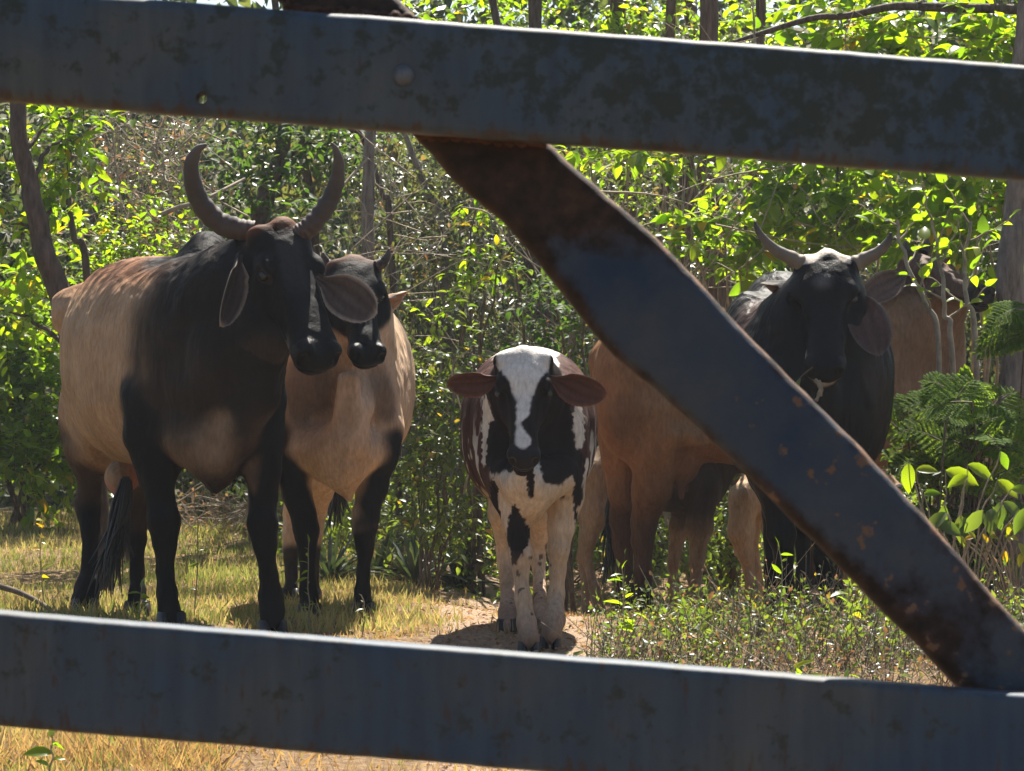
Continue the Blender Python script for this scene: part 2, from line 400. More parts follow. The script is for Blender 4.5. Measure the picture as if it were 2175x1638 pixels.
def ear_mesh(base, tip, face, width, cup=.35, droop=0.0, c_in=(.1, .06, .05), c_out=(.02, .018, .018), c_rim=(.3, .24, .2), parent=None, mat=None, shape=1.0, thick=.007):
    """leaf-shaped cupped ear; 'face' is the direction its open side looks to"""
    base, tip = np.asarray(base, float), np.asarray(tip, float); d = tip - base; L = np.linalg.norm(d); d = d / L
    n = unit(np.asarray(face, float) - d * (np.asarray(face, float) @ d)); sv = np.cross(n, d)
    nu, nv = 17, 22; V = []; C = []
    t = np.linspace(0, 1, nv)
    prof = np.clip(np.sin(np.pi * np.clip(t, 0, 1) ** (1.25 * shape)), 0, 1) ** .46 * .5 * (.35 + .65 * sstep(-.05, .42, t))
    prof = np.where(t < .3, np.maximum(prof, .12), prof); prof[-1] = .09
    for layer in (0, 1):
        for i in range(nv):
            for j in range(nu):
                u = -1 + 2 * j / (nu - 1); hw = prof[i] * width
                curl = cup * hw * (u * u) * (1.3 - .8 * t[i]) * (1.4 if t[i] < .3 else 1)
                P = base + d * L * t[i] + sv * hw * u * (1 - .12 * cup * u * u) + n * (curl - droop * L * t[i] ** 2) + n * .004 * math.sin(u * 9 + t[i] * 5) * (1 - abs(u))
                if layer: P = P - n * thick * (1 - .6 * u * u)
                V.append(P)
                rim = sstep(.8, .97, abs(u)) if t[i] > .12 else 0
                rim = max(rim, sstep(.93, 1, t[i])); streak = .75 + .5 * (.5 + .5 * math.sin(u * 11 + t[i] * 3)) * (1 - .5 * t[i])
                base_c = np.array(c_in) * streak if not layer else np.array(c_out)
                C.append(base_c * (1 - rim) + np.array(c_rim) * rim)
    F = []; N = nu * nv
    for i in range(nv - 1):
        for j in range(nu - 1):
            q = [i * nu + j, i * nu + j + 1, (i + 1) * nu + j + 1, (i + 1) * nu + j]; F.append(q); F.append([N + q[3], N + q[2], N + q[1], N + q[0]])
    for i in range(nv - 1):
        a, c = i * nu, (i + 1) * nu; F.append([a, c, N + c, N + a]); a += nu - 1; c += nu - 1; F.append([a, N + a, N + c, c])
    for j in range(nu - 1):
        a = (nv - 1) * nu + j; F.append([a, a + 1, N + a + 1, N + a]); F.append([j + 1, j, N + j, N + j + 1])
    o = mesh_np('ear', V, np.array(F), mat or M['coat'], True, {'coat': np.array(C)}, parent)
    V = np.array(V); i = rng.integers(4, nv, 260); j = np.where(rng.random(260) < .5, 0, nu - 1); i = np.minimum(i, nv - 2); fr_ = rng.random(260)[:, None]; pos = V[i * nu + j] * (1 - fr_) + V[(i + 1) * nu + j] * fr_; out = sv[None] * np.where(j == 0, -1, 1)[:, None] * .5 + d[None] * 1.0 + rng.normal(0, .25, (260, 3))
    tip_ = i >= nv - 2; k_ = rng.random(tip_.sum()) * (nu - 1.01); k0 = k_.astype(int); fk = (k_ - k0)[:, None]; pos[tip_] = V[(nv - 1) * nu + k0] * (1 - fk) + V[(nv - 1) * nu + k0 + 1] * fk
    T, Fb = np.array([(-.5, 0, 0), (.5, 0, 0), (0, 1, 0.)]), np.array([[0, 1, 2]]); x, y, z = (lambda dd, nn: (np.cross(dd, nn), dd, nn))(out / np.linalg.norm(out, axis=1)[:, None], np.tile(n, (260, 1)))
    ln = rng.uniform(.003, .008, 260) * width / .13; Vh = pos[:, None, :] + (.0011 * T[None, :, 0:1]) * x[:, None, :] + ln[:, None, None] * T[None, :, 1:2] * y[:, None, :]
    hr = mesh_np('ear_hair', Vh.reshape(-1, 3), (np.arange(260)[:, None, None] * 3 + Fb[None]).reshape(-1, 3), mat or M['coat'], False, {'coat': np.tile(np.array(c_rim), (780, 1))}, o); hr['kind'] = 'stuff'
    return o
def horn(pts, parent, mat, ridges=10, slim=.78):
    """pts: (px,py,D,rpx)"""
    P = np.array([W(*p[:3]) for p in pts]); R = np.array([p[3] * p[2] / FPX for p in pts]); n = 80
    C = catmull(np.hstack([P, R[:, None]]), n); t = np.linspace(0, 1, n)
    r = np.maximum(C[:, 3] * slim, .002) * (1 + .05 * np.sin(t ** .8 * ridges * 2.6 * np.pi) * (1 - sstep(.4, .7, t)) + .02 * np.sin(t * 37))
    r[-1] *= .4
    V, F = tube(C[:, :3], r, 18)
    tipc = C[-1, :3]; V = np.vstack([V, tipc]); k = len(V) - 1
    F3 = np.array([[(n - 1) * 18 + j, (n - 1) * 18 + (j + 1) % 18, k] for j in range(18)])
    tint = np.concatenate([np.repeat(t, 18), [1.]])
    return mesh_np('horn', V, [F, F3], mat, True, {'tint': tint}, parent)
def hoof(px, D, parent, fwd, size=.055, top=None, lift=0.0, spread=.5):
    """cloven hoof standing on the ground below image column px at depth D; returns fetlock point"""
    g = G(px, D); f = unit([fwd[0], fwd[1], 0]); s = np.array([f[1], -f[0], 0])
    V = []; F = []
    for sg in (-1, 1):
        n0 = len(V)
        for lv, (z, l, wd, off) in enumerate([(0, 1.12, .50, .16), (.25, 1.05, .50, .12), (.6, .92, .47, .02), (.95, .78, .44, -.08), (1.1, .5, .3, -.1)]):
            for a in np.linspace(0, 2 * np.pi, 12, endpoint=False):
                ca, sa = math.cos(a), math.sin(a)
                toe = 1.0 if ca < 0 else 1.15 - .1 * abs(sa)
                P = g + f * size * (ca * l * toe * .8 + off) + s * size * (sg * (spread + .02) + sa * wd * (.86 if ca < 0 else .86 - .3 * ca * ca)) + np.array([0, 0, size * z * .95 - .004])
                V.append(P)
        for lv in range(4):
            for j in range(12):
                a = n0 + lv * 12 + j; b = n0 + lv * 12 + (j + 1) % 12; F.append([a, b, b + 12, a + 12])
    o = mesh_np('hoof', np.array(V), np.array(F), M['hoof'], True, None, parent)
    return g
def set_coat(V, base): return np.tile(np.asarray(base, float), (len(V), 1))
def paint(C, mask, col):
    m = np.clip(mask, 0, 1)[:, None]; return C * (1 - m) + np.asarray(col, float)[None, :] * m
def d_seg(V, a, b):
    a, b = np.asarray(a), np.asarray(b); ba = b - a; t = np.clip(((V - a) @ ba) / (ba @ ba), 0, 1); return np.linalg.norm(V - a - t[:, None] * ba, axis=1)
def near(V, pts, soft=.3, nz=0, seed=0, freq=12):
    """pts [(px,py,D,rpx)...]: a mask round a chain of points"""
    m = np.zeros(len(V)); j = nz * (fbm(V, freq, seed) - .5) if nz else 0
    P = [(W(*p[:3]), p[3] * p[2] / FPX) for p in pts]
    if len(P) == 1: P = P * 2; P[1] = (P[1][0] + 1e-4, P[1][1])
    for (a, ra), (b, rb) in zip(P[:-1], P[1:]):
        ba = b - a; t = np.clip(((V - a) @ ba) / (ba @ ba), 0, 1)
        d = np.linalg.norm(V - a - t[:, None] * ba, axis=1) / (ra + (rb - ra) * t)
        m = np.maximum(m, 1 - sstep(1 - soft, 1 + soft, d + j))
    return m
def tassel(base, tip, parent, n=60, r=.05, name='tail_tuft', mat=None, seed=1):
    rg = np.random.default_rng(seed); b = MB(); base, tip = np.asarray(base, float), np.asarray(tip, float); L = np.linalg.norm(tip - base)
    for i in range(n):
        o = rg.normal(0, 1, 3) * r * .35; o2 = rg.normal(0, 1, 3) * r * .9 * np.array([1, 1, .2]); s = rg.uniform(.55, 1.08)
        P = catmull([base + o * .5, base + (tip - base) * .35 * s + o, base + (tip - base) * .7 * s + (o + o2) * .5 + rg.normal(0, .006, 3), base + (tip - base) * s + o2], 9)
        rr = np.array([.006, .009, .009, .0085, .0075, .006, .0045, .003, .001]) * rg.uniform(.6, 1.1)
        V, F = tube(P, rr, 4); b.add(V, F, rg.random())
    return b.build(name, mat or M['tail_hair'], parent)
def finish(b, root, coat_fn, mat, disp=.0, seed=0, name='body', wet=None, head=None):
    V, Q = b.mesh()
    if disp:
        me = np.zeros_like(V); e1 = V[Q[:, 1]] - V[Q[:, 3]]; e2 = V[Q[:, 2]] - V[Q[:, 0]]; nn = np.cross(e2, e1)
        for i in range(4): np.add.at(me, Q[:, i], nn)
        me /= np.linalg.norm(me, axis=1)[:, None] + 1e-12
        V0 = V; V = V + me * (disp * (fbm(V, 9, seed) - .5) + disp * .5 * (fbm(V, 26, seed + 5, 2) - .5))[:, None]
    C = coat_fn(V); wv = wet(V) if wet else np.zeros(len(V))
    fold = np.full(len(V), .9)
    if head:
        q = head.loc(V); fold = .9 - .8 * ((q[:, 0] > -.1) & (q[:, 0] < 1.2) & (np.abs(q[:, 1]) < .35) & (q[:, 2] > -.36) & (q[:, 2] < .3))
    return mesh_np(name, V, Q, mat, True, {'coat': np.clip(C, 0, .9), 'wet': wv, 'fold': fold}, root)
def bounds(pts, pad):
    P = np.array(pts); return P.min(0) - pad, P.max(0) + pad
def frame_from(a, b):
    """level body frame: F from hip (a) to chest (b)"""
    f = np.asarray(b, float) - np.asarray(a, float); f[2] = 0; L = np.linalg.norm(f); f /= L; U = np.array([0, 0, 1.]); return f, np.cross(f, U), U, L
BLK = (.006, .0055, .006); DBR = (.026, .018, .0135); TAN = (.35, .22, .128); RUST = (.17, .065, .028)
# ================================================================== horned zebu cow, front left
def cow_one():
    root = thing('horned_cow', 'big dark zebu cow with tall upswept horns and tan flank, leftmost of the herd', 'cow', G(440, 9.7))
    h = Head(W(598, 484, 9.46), W(691, 750, 9.15), roll=.0)
    b = Body((-1.75, 8.85, -.12), (-.50, 11.4, 1.62), ((-.98, -.55), (8.95, 9.75), (.86, 1.45)))
    hip, chest = W(250, 750, 10.95), W(452, 770, 9.62)
    F, S, U, L = frame_from(hip, chest); o = hip.copy(); o[2] = 0
    b.loft(o, F, S, U, [(-.2, .02, 1.02, .90), (-.14, .11, 1.12, .82), (0, .19, 1.21, .70), (.2, .255, 1.275, .62), (.45, .32, 1.30, .545), (.75, .335, 1.30, .53), (1.0, .30, 1.29, .545), (1.2, .235, 1.27, .55), (1.36, .17, 1.2, .57), (1.46, .10, 1.08, .64), (1.5, .03, .98, .74)], k=.05)
    for sg in (-1, 1): b.ell(hip + S * sg * .19 + F * .1 + np.array([0, 0, .16]), (.10, .09, .08), k=.1)            # hip bones
    b.pell(224, 840, 10.95, 82, 165, .24, .08); b.pell(304, 840, 10.9, 82, 165, .24, .08)                               # thighs
    # hump, neck, shoulders, dewlap
    b.pell(442, 572, 9.98, 60, 82, .16, .05)
    b.pell(385, 745, 9.82, 85, 170, .20, .08); b.pell(540, 780, 9.7, 62, 165, .18, .08)
    b.chain([(450, 690, 9.75, 135), (500, 640, 9.66, 118), (545, 590, 9.56, 92)], k=.07)
    b.chain([(470, 820, 9.62, 105), (505, 760, 9.56, 92), (560, 700, 9.46, 66)], k=.07)
    b.chain([(585, 735, 9.40, 26), (550, 840, 9.48, 34), (500, 930, 9.54, 44), (462, 985, 9.56, 44), (456, 1040, 9.56, 9)], k=.06)
    b.chain([(380, 925, 9.7, 55), (440, 935, 9.6, 62), (500, 915, 9.58, 52)], k=.06)
    # vertical skin folds on the neck and ribs showing under the hide
    for i in range(4): b.chain([(352 + i * 38, 600 + i * 22, 9.72 - i * .03, 9), (372 + i * 38, 760 + i * 20, 9.62 - i * .02, 10)], k=.035)
    # front legs
    b.chain([(325, 850, 9.75, 66), (318, 925, 9.73, 48), (330, 1000, 9.73, 34), (342, 1070, 9.73, 30)], k=.05)
    b.chain([(342, 1070, 9.73, 30), (348, 1108, 9.71, 35), (349, 1150, 9.72, 24), (351, 1215, 9.74, 16.5), (355, 1262, 9.74, 20), (360, 1300, 9.72, 22), (364, 1322, 9.70, 24)], k=.022)
    b.chain([(548, 860, 9.64, 62), (556, 930, 9.62, 44), (560, 1000, 9.61, 33), (560, 1060, 9.61, 29)], k=.05)
    b.chain([(560, 1060, 9.61, 29), (557, 1110, 9.59, 32), (562, 1155, 9.60, 24), (570, 1220, 9.62, 17), (574, 1265, 9.62, 22), (577, 1300, 9.60, 24), (578, 1322, 9.58, 25)], k=.022)
    # hind legs
    b.chain([(170, 880, 10.95, 58), (182, 960, 10.92, 36), (190, 1035, 11.0, 26)], k=.05)
    b.chain([(190, 1035, 11.0, 26), (187, 1072, 11.02, 28), (192, 1130, 10.98, 20), (190, 1200, 10.95, 17), (186, 1245, 10.92, 25), (180, 1285, 10.88, 30)], k=.022)
    b.chain([(292, 900, 10.88, 60), (296, 1000, 10.86, 34), (298, 1050, 10.94, 24)], k=.05)
    b.chain([(298, 1050, 10.94, 24), (292, 1098, 10.96, 27), (291, 1150, 10.92, 20), (291, 1215, 10.88, 14), (292, 1260, 10.85, 17), (292, 1290, 10.82, 21)], k=.022)
    b.pell(258, 1015, 10.72, 34, 38, .11, .05)
    for tx in (248, 268): b.rc(W(tx, 1040, 10.7), .018, W(tx, 1072, 10.69), .010, .015)
    add_head(b, h, wide=1.06, muz=1.06, convex=.06, poll=.085)
    fr = [(364, 9.70, (.2, -1)), (579, 9.58, (.3, -1)), (180, 10.86, (.3, -1)), (292, 10.80, (.3, -1))]
    def coat(V):
        C = set_coat(V, TAN); n = fbm(V, 7, 3)
        C = paint(C, sstep(1.16, 1.30, V[:, 2] + .09 * n) * .8, RUST)
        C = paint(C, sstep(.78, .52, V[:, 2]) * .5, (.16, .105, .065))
        tt = (V - o) @ F; nb = fbm(V * np.array([1, 1, .35]), 14, 5)
        lat = (V - o) @ S
        C = paint(C, sstep(.94, 1.24, tt - .6 * np.maximum(lat, 0) + .22 * (nb - .5)), DBR)
        C = paint(C, near(V, [(425, 555, 10.0, 130)], .3), DBR)
        C = paint(C, near(V, [(455, 650, 9.6, 110), (560, 640, 9.4, 150)], .3, .3, 6), (.012, .0095, .008))
        C = paint(C, near(V, [(425, 560, 9.95, 105)], .3), (.011, .0095, .009))
        C = paint(C, near(V, [(548, 800, 9.55, 120), (555, 900, 9.6, 80)], .3, .3, 7) * .9, (.014, .011, .0095))
        C = paint(C, near(V, [(405, 955, 9.6, 50), (455, 950, 9.52, 55), (475, 900, 9.5, 36)], .5, .5, 8) * .8, (.21, .135, .082)); C = paint(C, near(V, [(560, 905, 9.5, 34), (545, 940, 9.5, 30)], .6) * .5, (.10, .065, .042))
        for lg in ([(312, 860, 9.75, 75), (330, 1000, 9.73, 75), (360, 1340, 9.7, 75)], [(575, 870, 9.6, 60), (560, 1000, 9.6, 65), (577, 1340, 9.6, 70)]):
            C = paint(C, near(V, lg, .2, .25, 9), BLK)
        C = paint(C, near(V, [(535, 970, 9.56, 22), (532, 1040, 9.56, 14)], .5) * .6, (.13, .085, .06))
        for lg in ([(150, 880, 11.0, 62), (180, 960, 10.95, 62), (185, 1340, 10.9, 70)], [(295, 1010, 10.9, 60), (292, 1340, 10.85, 60)]):
            C = paint(C, near(V, lg, .3, .25, 10) * .92, (.026, .018, .014))
        for lg in ([(188, 1130, 10.95, 60), (180, 1340, 10.9, 70)], [(292, 1180, 10.9, 50), (292, 1340, 10.85, 60)]):
            C = paint(C, near(V, lg, .4), BLK)
        C = paint(C, near(V, [(262, 1030, 10.7, 42), (262, 1075, 10.7, 40)], .2), (.30, .14, .10))
        q = h.loc(V); hd = (q[:, 0] > -.15) & (np.abs(q[:, 1]) < .4) & (q[:, 2] > -.45) & (q[:, 2] < .25) & (q[:, 0] < 1.2)
        C = paint(C, hd * sstep(-.36, -.26, q[:, 2]) * .95, (.0075, .007, .0075))
        C = paint(C, hd * sstep(.10, -.04, q[:, 0] + .12 * (n - .5) + np.abs(q[:, 1]) * .02) * sstep(-.2, -.05, q[:, 2]) * .9, (.12, .047, .022))
        C = paint(C, hd * sstep(.5, .25, np.abs(q[:, 1] * 5 + 3.1 * .0 - .15)) * sstep(.12, .22, q[:, 0]) * sstep(.6, .4, q[:, 0]) * sstep(-.03, .0, q[:, 2]) * .12, (.14, .13, .13))
        C = paint(C, hd * sstep(.06, .0, np.abs(q[:, 0] - .82) - .03) * sstep(-.08, -.16, q[:, 2]) * .6, (.25, .2, .16))
        C = paint(C, hd * sstep(.5, .65, q[:, 0]) * sstep(.85, .75, q[:, 0]) * sstep(-.2, -.25, q[:, 2]) * .3, (.08, .055, .038))
        C = paint(C, hd * sstep(.85, .9, q[:, 0]) * (q[:, 2] > -.27), (.006,.006,.0065))
        C = paint(C, hd * sstep(1.05, .9, np.hypot((q[:, 0] - .31) / .075, (q[:, 2] + .075) / .06)) * (np.abs(q[:, 1]) > .12) * .6, (.05, .04, .035))
        return C
    wet = lambda V: ((h.loc(V)[:, 0] > .88) & (h.loc(V)[:, 0] < 1.1) & (np.abs(h.loc(V)[:, 1]) < .2) & (np.abs(h.loc(V)[:, 2]) < .25)) * 1.0
    finish(b, root, coat, M['coat'], .016, 1, wet=wet, head=h)
    add_eyes(h, root, 1.06)
    horn([(540, 492, 9.50, 29), (505, 487, 9.50, 31), (462, 470, 9.50, 30), (427, 432, 9.47, 28), (409, 385, 9.43, 24), (407, 345, 9.40, 19), (420, 318, 9.38, 12), (440, 307, 9.37, 4)], root, M['horn_dark'])
    horn([(630, 500, 9.44, 27), (652, 487, 9.44, 28), (676, 462, 9.44, 27), (700, 425, 9.44, 25), (715, 385, 9.42, 21), (719, 345, 9.39, 15), (713, 318, 9.37, 9), (704, 303, 9.36, 3)], root, M['horn_dark'])
    ear_mesh(W(506, 540, 9.43), W(478, 690, 9.27), (.75, -.6, .05), .108, cup=.65, droop=.05, c_in=(.045, .032, .028), c_out=(.02, .017, .016), c_rim=(.27, .21, .17), parent=root)
    ear_mesh(W(672, 590, 9.36), W(796, 668, 9.30), (-.12, -1, .15), .15, cup=.28, droop=.02, c_in=(.07, .05, .043), c_out=(.02, .017, .016), c_rim=(.34, .28, .23), parent=root)
    for px, D, fw in fr: hoof(px, D, root, fw, .056)
    # tail hanging behind the hind legs, with its long black tuft
    P = catmull([W(262, 640, 11.2), W(252, 800, 11.26), (W(262, 960, 11.2)), W(266, 1050, 11.15)], 16)
    V, Fq = tube(P, np.linspace(.03, .016, 16), 8); mesh_np('tail', V, Fq, M['coat'], True, {'coat': set_coat(V, (.03, .022, .02))}, root)
    tassel(W(268, 1020, 10.62), W(222, 1262, 10.6), root, 100, .04, seed=4)
    return root
# ================================================================== tan cow with the black face behind it
def cow_two():
    root = thing('tan_cow', 'tan cow with black face and black front legs, standing behind the big horned cow', 'cow', G(715, 10.7))
    h = Head(W(752, 556, 10.42), W(786, 750, 10.13), roll=-.02)
    b = Body((-1.05, 9.9, -.2), (-.30, 12.3, 1.42), ((-.68, -.44), (9.88, 10.6), (.88, 1.35)))
    hip, chest = W(722, 760, 11.85), W(716, 830, 10.55); F, S, U, L = frame_from(hip, chest); o = hip.copy(); o[2] = 0
    b.loft(o, F, S, U, [(-.17, .02, 1.0, .85), (-.1, .13, 1.12, .74), (.05, .24, 1.19, .6), (.3, .27, 1.2, .52), (.6, .305, 1.19, .45), (.9, .27, 1.18, .45), (1.1, .235, 1.16, .45), (1.25, .20, 1.06, .47), (1.34, .13, .94, .53), (1.38, .03, .84, .62)], k=.05)
    b.pell(655, 860, 11.8, 78, 150, .2, .08); b.pell(775, 860, 11.8, 78, 150, .2, .08)
    b.pell(738, 640, 10.95, 55, 62, .15, .07)
    b.pell(632, 850, 10.6, 48, 125, .16, .07); b.pell(808, 850, 10.6, 44, 130, .16, .07)
    b.chain([(720, 790, 10.6, 118), (735, 700, 10.5, 92), (748, 640, 10.42, 78)], k=.07)
    b.chain([(758, 830, 10.42, 36), (752, 870, 10.38, 34), (735, 940, 10.36, 40), (730, 1000, 10.38, 36), (742, 1058, 10.4, 9)], k=.05)
    b.chain([(640, 960, 10.5, 50), (720, 965, 10.42, 52), (795, 955, 10.5, 46)], k=.06)
    for dx in (-34, -14, 12, 30): b.chain([(742 + dx * .5, 800, 10.3, 7), (736 + dx, 960, 10.32, 8)], k=.03)
    b.chain([(622, 915, 10.55, 48), (617, 985, 10.53, 33), (630, 1050, 10.52, 26), (645, 1095, 10.51, 25)], k=.045)
    b.chain([(645, 1095, 10.51, 25), (650, 1128, 10.5, 26), (652, 1170, 10.51, 18), (654, 1225, 10.52, 14.5), (655, 1262, 10.52, 18), (657, 1292, 10.5, 20), (658, 1312, 10.48, 22)], k=.02)
    b.chain([(814, 910, 10.55, 44), (805, 975, 10.53, 31), (790, 1040, 10.52, 27), (777, 1090, 10.51, 27)], k=.045)
    b.chain([(777, 1090, 10.51, 27), (775, 1125, 10.5, 25), (775, 1165, 10.51, 18), (772, 1220, 10.52, 13.5), (770, 1258, 10.52, 17), (771, 1290, 10.5, 20), (772, 1310, 10.48, 22)], k=.02)
    b.chain([(640, 930, 11.75, 50), (632, 1020, 11.7, 30), (622, 1090, 11.8, 20)], k=.04); b.chain([(622, 1090, 11.8, 20), (618, 1140, 11.78, 18), (618, 1220, 11.75, 14), (617, 1262, 11.72, 17), (616, 1282, 11.7, 18)], k=.02)
    b.chain([(705, 930, 11.75, 50), (682, 1020, 11.7, 32), (672, 1090, 11.8, 21)], k=.04); b.chain([(672, 1090, 11.8, 21), (668, 1140, 11.78, 18), (664, 1220, 11.75, 14), (662, 1262, 11.72, 17), (660, 1282, 11.7, 18)], k=.02)
    add_head(b, h, wide=1.08, muz=1.08, convex=.05, poll=.06)
    def coat(V):
        C = set_coat(V, (.48, .335, .22)); n = fbm(V, 7, 13)
        C = paint(C, near(V, [(650, 820, 10.4, 80), (640, 880, 10.4, 50)], .5, .4, 3) * .8, (.10, .07, .052))
        C = paint(C, near(V, [(815, 800, 10.4, 34), (822, 870, 10.45, 30)], .5, .4, 4) * .75, (.09, .065, .05))
        C = paint(C, near(V, [(740, 650, 10.8, 100)], .4) * .6, (.11, .07, .05))
        for lg in ([(604, 930, 10.5, 40), (622, 1040, 10.45, 40), (650, 1130, 10.5, 42), (656, 1340, 10.5, 50)], [(828, 940, 10.5, 38), (800, 1040, 10.5, 36), (778, 1110, 10.5, 32), (771, 1340, 10.5, 50)]):
            C = paint(C, near(V, lg, .28, .2, 9), BLK)
        C = paint(C, near(V, [(620, 1190, 11.75, 35), (616, 1300, 11.7, 45)], .3), (.03, .024, .02)); C = paint(C, near(V, [(665, 1190, 11.75, 35), (660, 1300, 11.7, 45)], .3), (.03, .024, .02))
        q = h.loc(V); hd = (q[:, 0] > -.2) & (np.abs(q[:, 1]) < .4) & (q[:, 2] > -.5) & (q[:, 2] < .25) & (q[:, 0] < 1.2)
        C = paint(C, hd * sstep(-.27, -.2, q[:, 2] + .03 * n) * (V[:, 2] > .9), (.007, .0065, .007))
        C = paint(C, hd * sstep(.12, -.02, q[:, 0] + .1 * (n - .5)) * .85, (.13, .066, .042))
        C = paint(C, hd * sstep(.05, .0, np.abs(q[:, 0] - .84) - .03) * sstep(-.06, -.1, q[:, 2]) * .6, (.3, .25, .2))
        C = paint(C, hd * sstep(.86, .9, q[:, 0]) * (q[:, 2] > -.27), (.006,.006,.0065))
        return C
    wet = lambda V: ((h.loc(V)[:, 0] > .88) & (h.loc(V)[:, 0] < 1.1) & (np.abs(h.loc(V)[:, 1]) < .2) & (np.abs(h.loc(V)[:, 2]) < .25)) * 1.0
    finish(b, root, coat, M['coat'], .014, 2, wet=wet, head=h); add_eyes(h, root, 1.08)
    horn([(800, 565, 10.42, 17), (813, 558, 10.42, 14), (823, 543, 10.41, 9), (827, 528, 10.4, 3)], root, M['horn_dark'])
    horn([(705, 566, 10.46, 17), (694, 559, 10.46, 14), (688, 546, 10.45, 9), (685, 536, 10.44, 3)], root, M['horn_dark'])
    ear_mesh(W(806, 636, 10.42), W(858, 630, 10.5), (.35, -.55, -.75), .12, cup=.5, c_in=(.28, .15, .09), c_out=(.34, .23, .15), c_rim=(.5, .42, .34), parent=root)
    ear_mesh(W(690, 640, 10.46), W(636, 650, 10.55), (-.35, -.55, -.75), .12, cup=.5, c_in=(.28, .15, .09), c_out=(.34, .23, .15), c_rim=(.5, .42, .34), parent=root)
    for px, D in ((658, 10.48), (772, 10.48), (616, 11.7), (660, 11.7)): hoof(px, D, root, (.05, -1), .05)
    P = catmull([W(722, 690, 12.0), W(722, 850, 12.06), W(718, 1000, 12.02)], 12); V, Fq = tube(P, np.linspace(.026, .013, 12), 8)
    mesh_np('tail', V, Fq, M['coat'], True, {'coat': set_coat(V, (.3, .2, .12))}, root); tassel(P[-1], W(714, 1130, 12.0), root, 30, .04, seed=5)
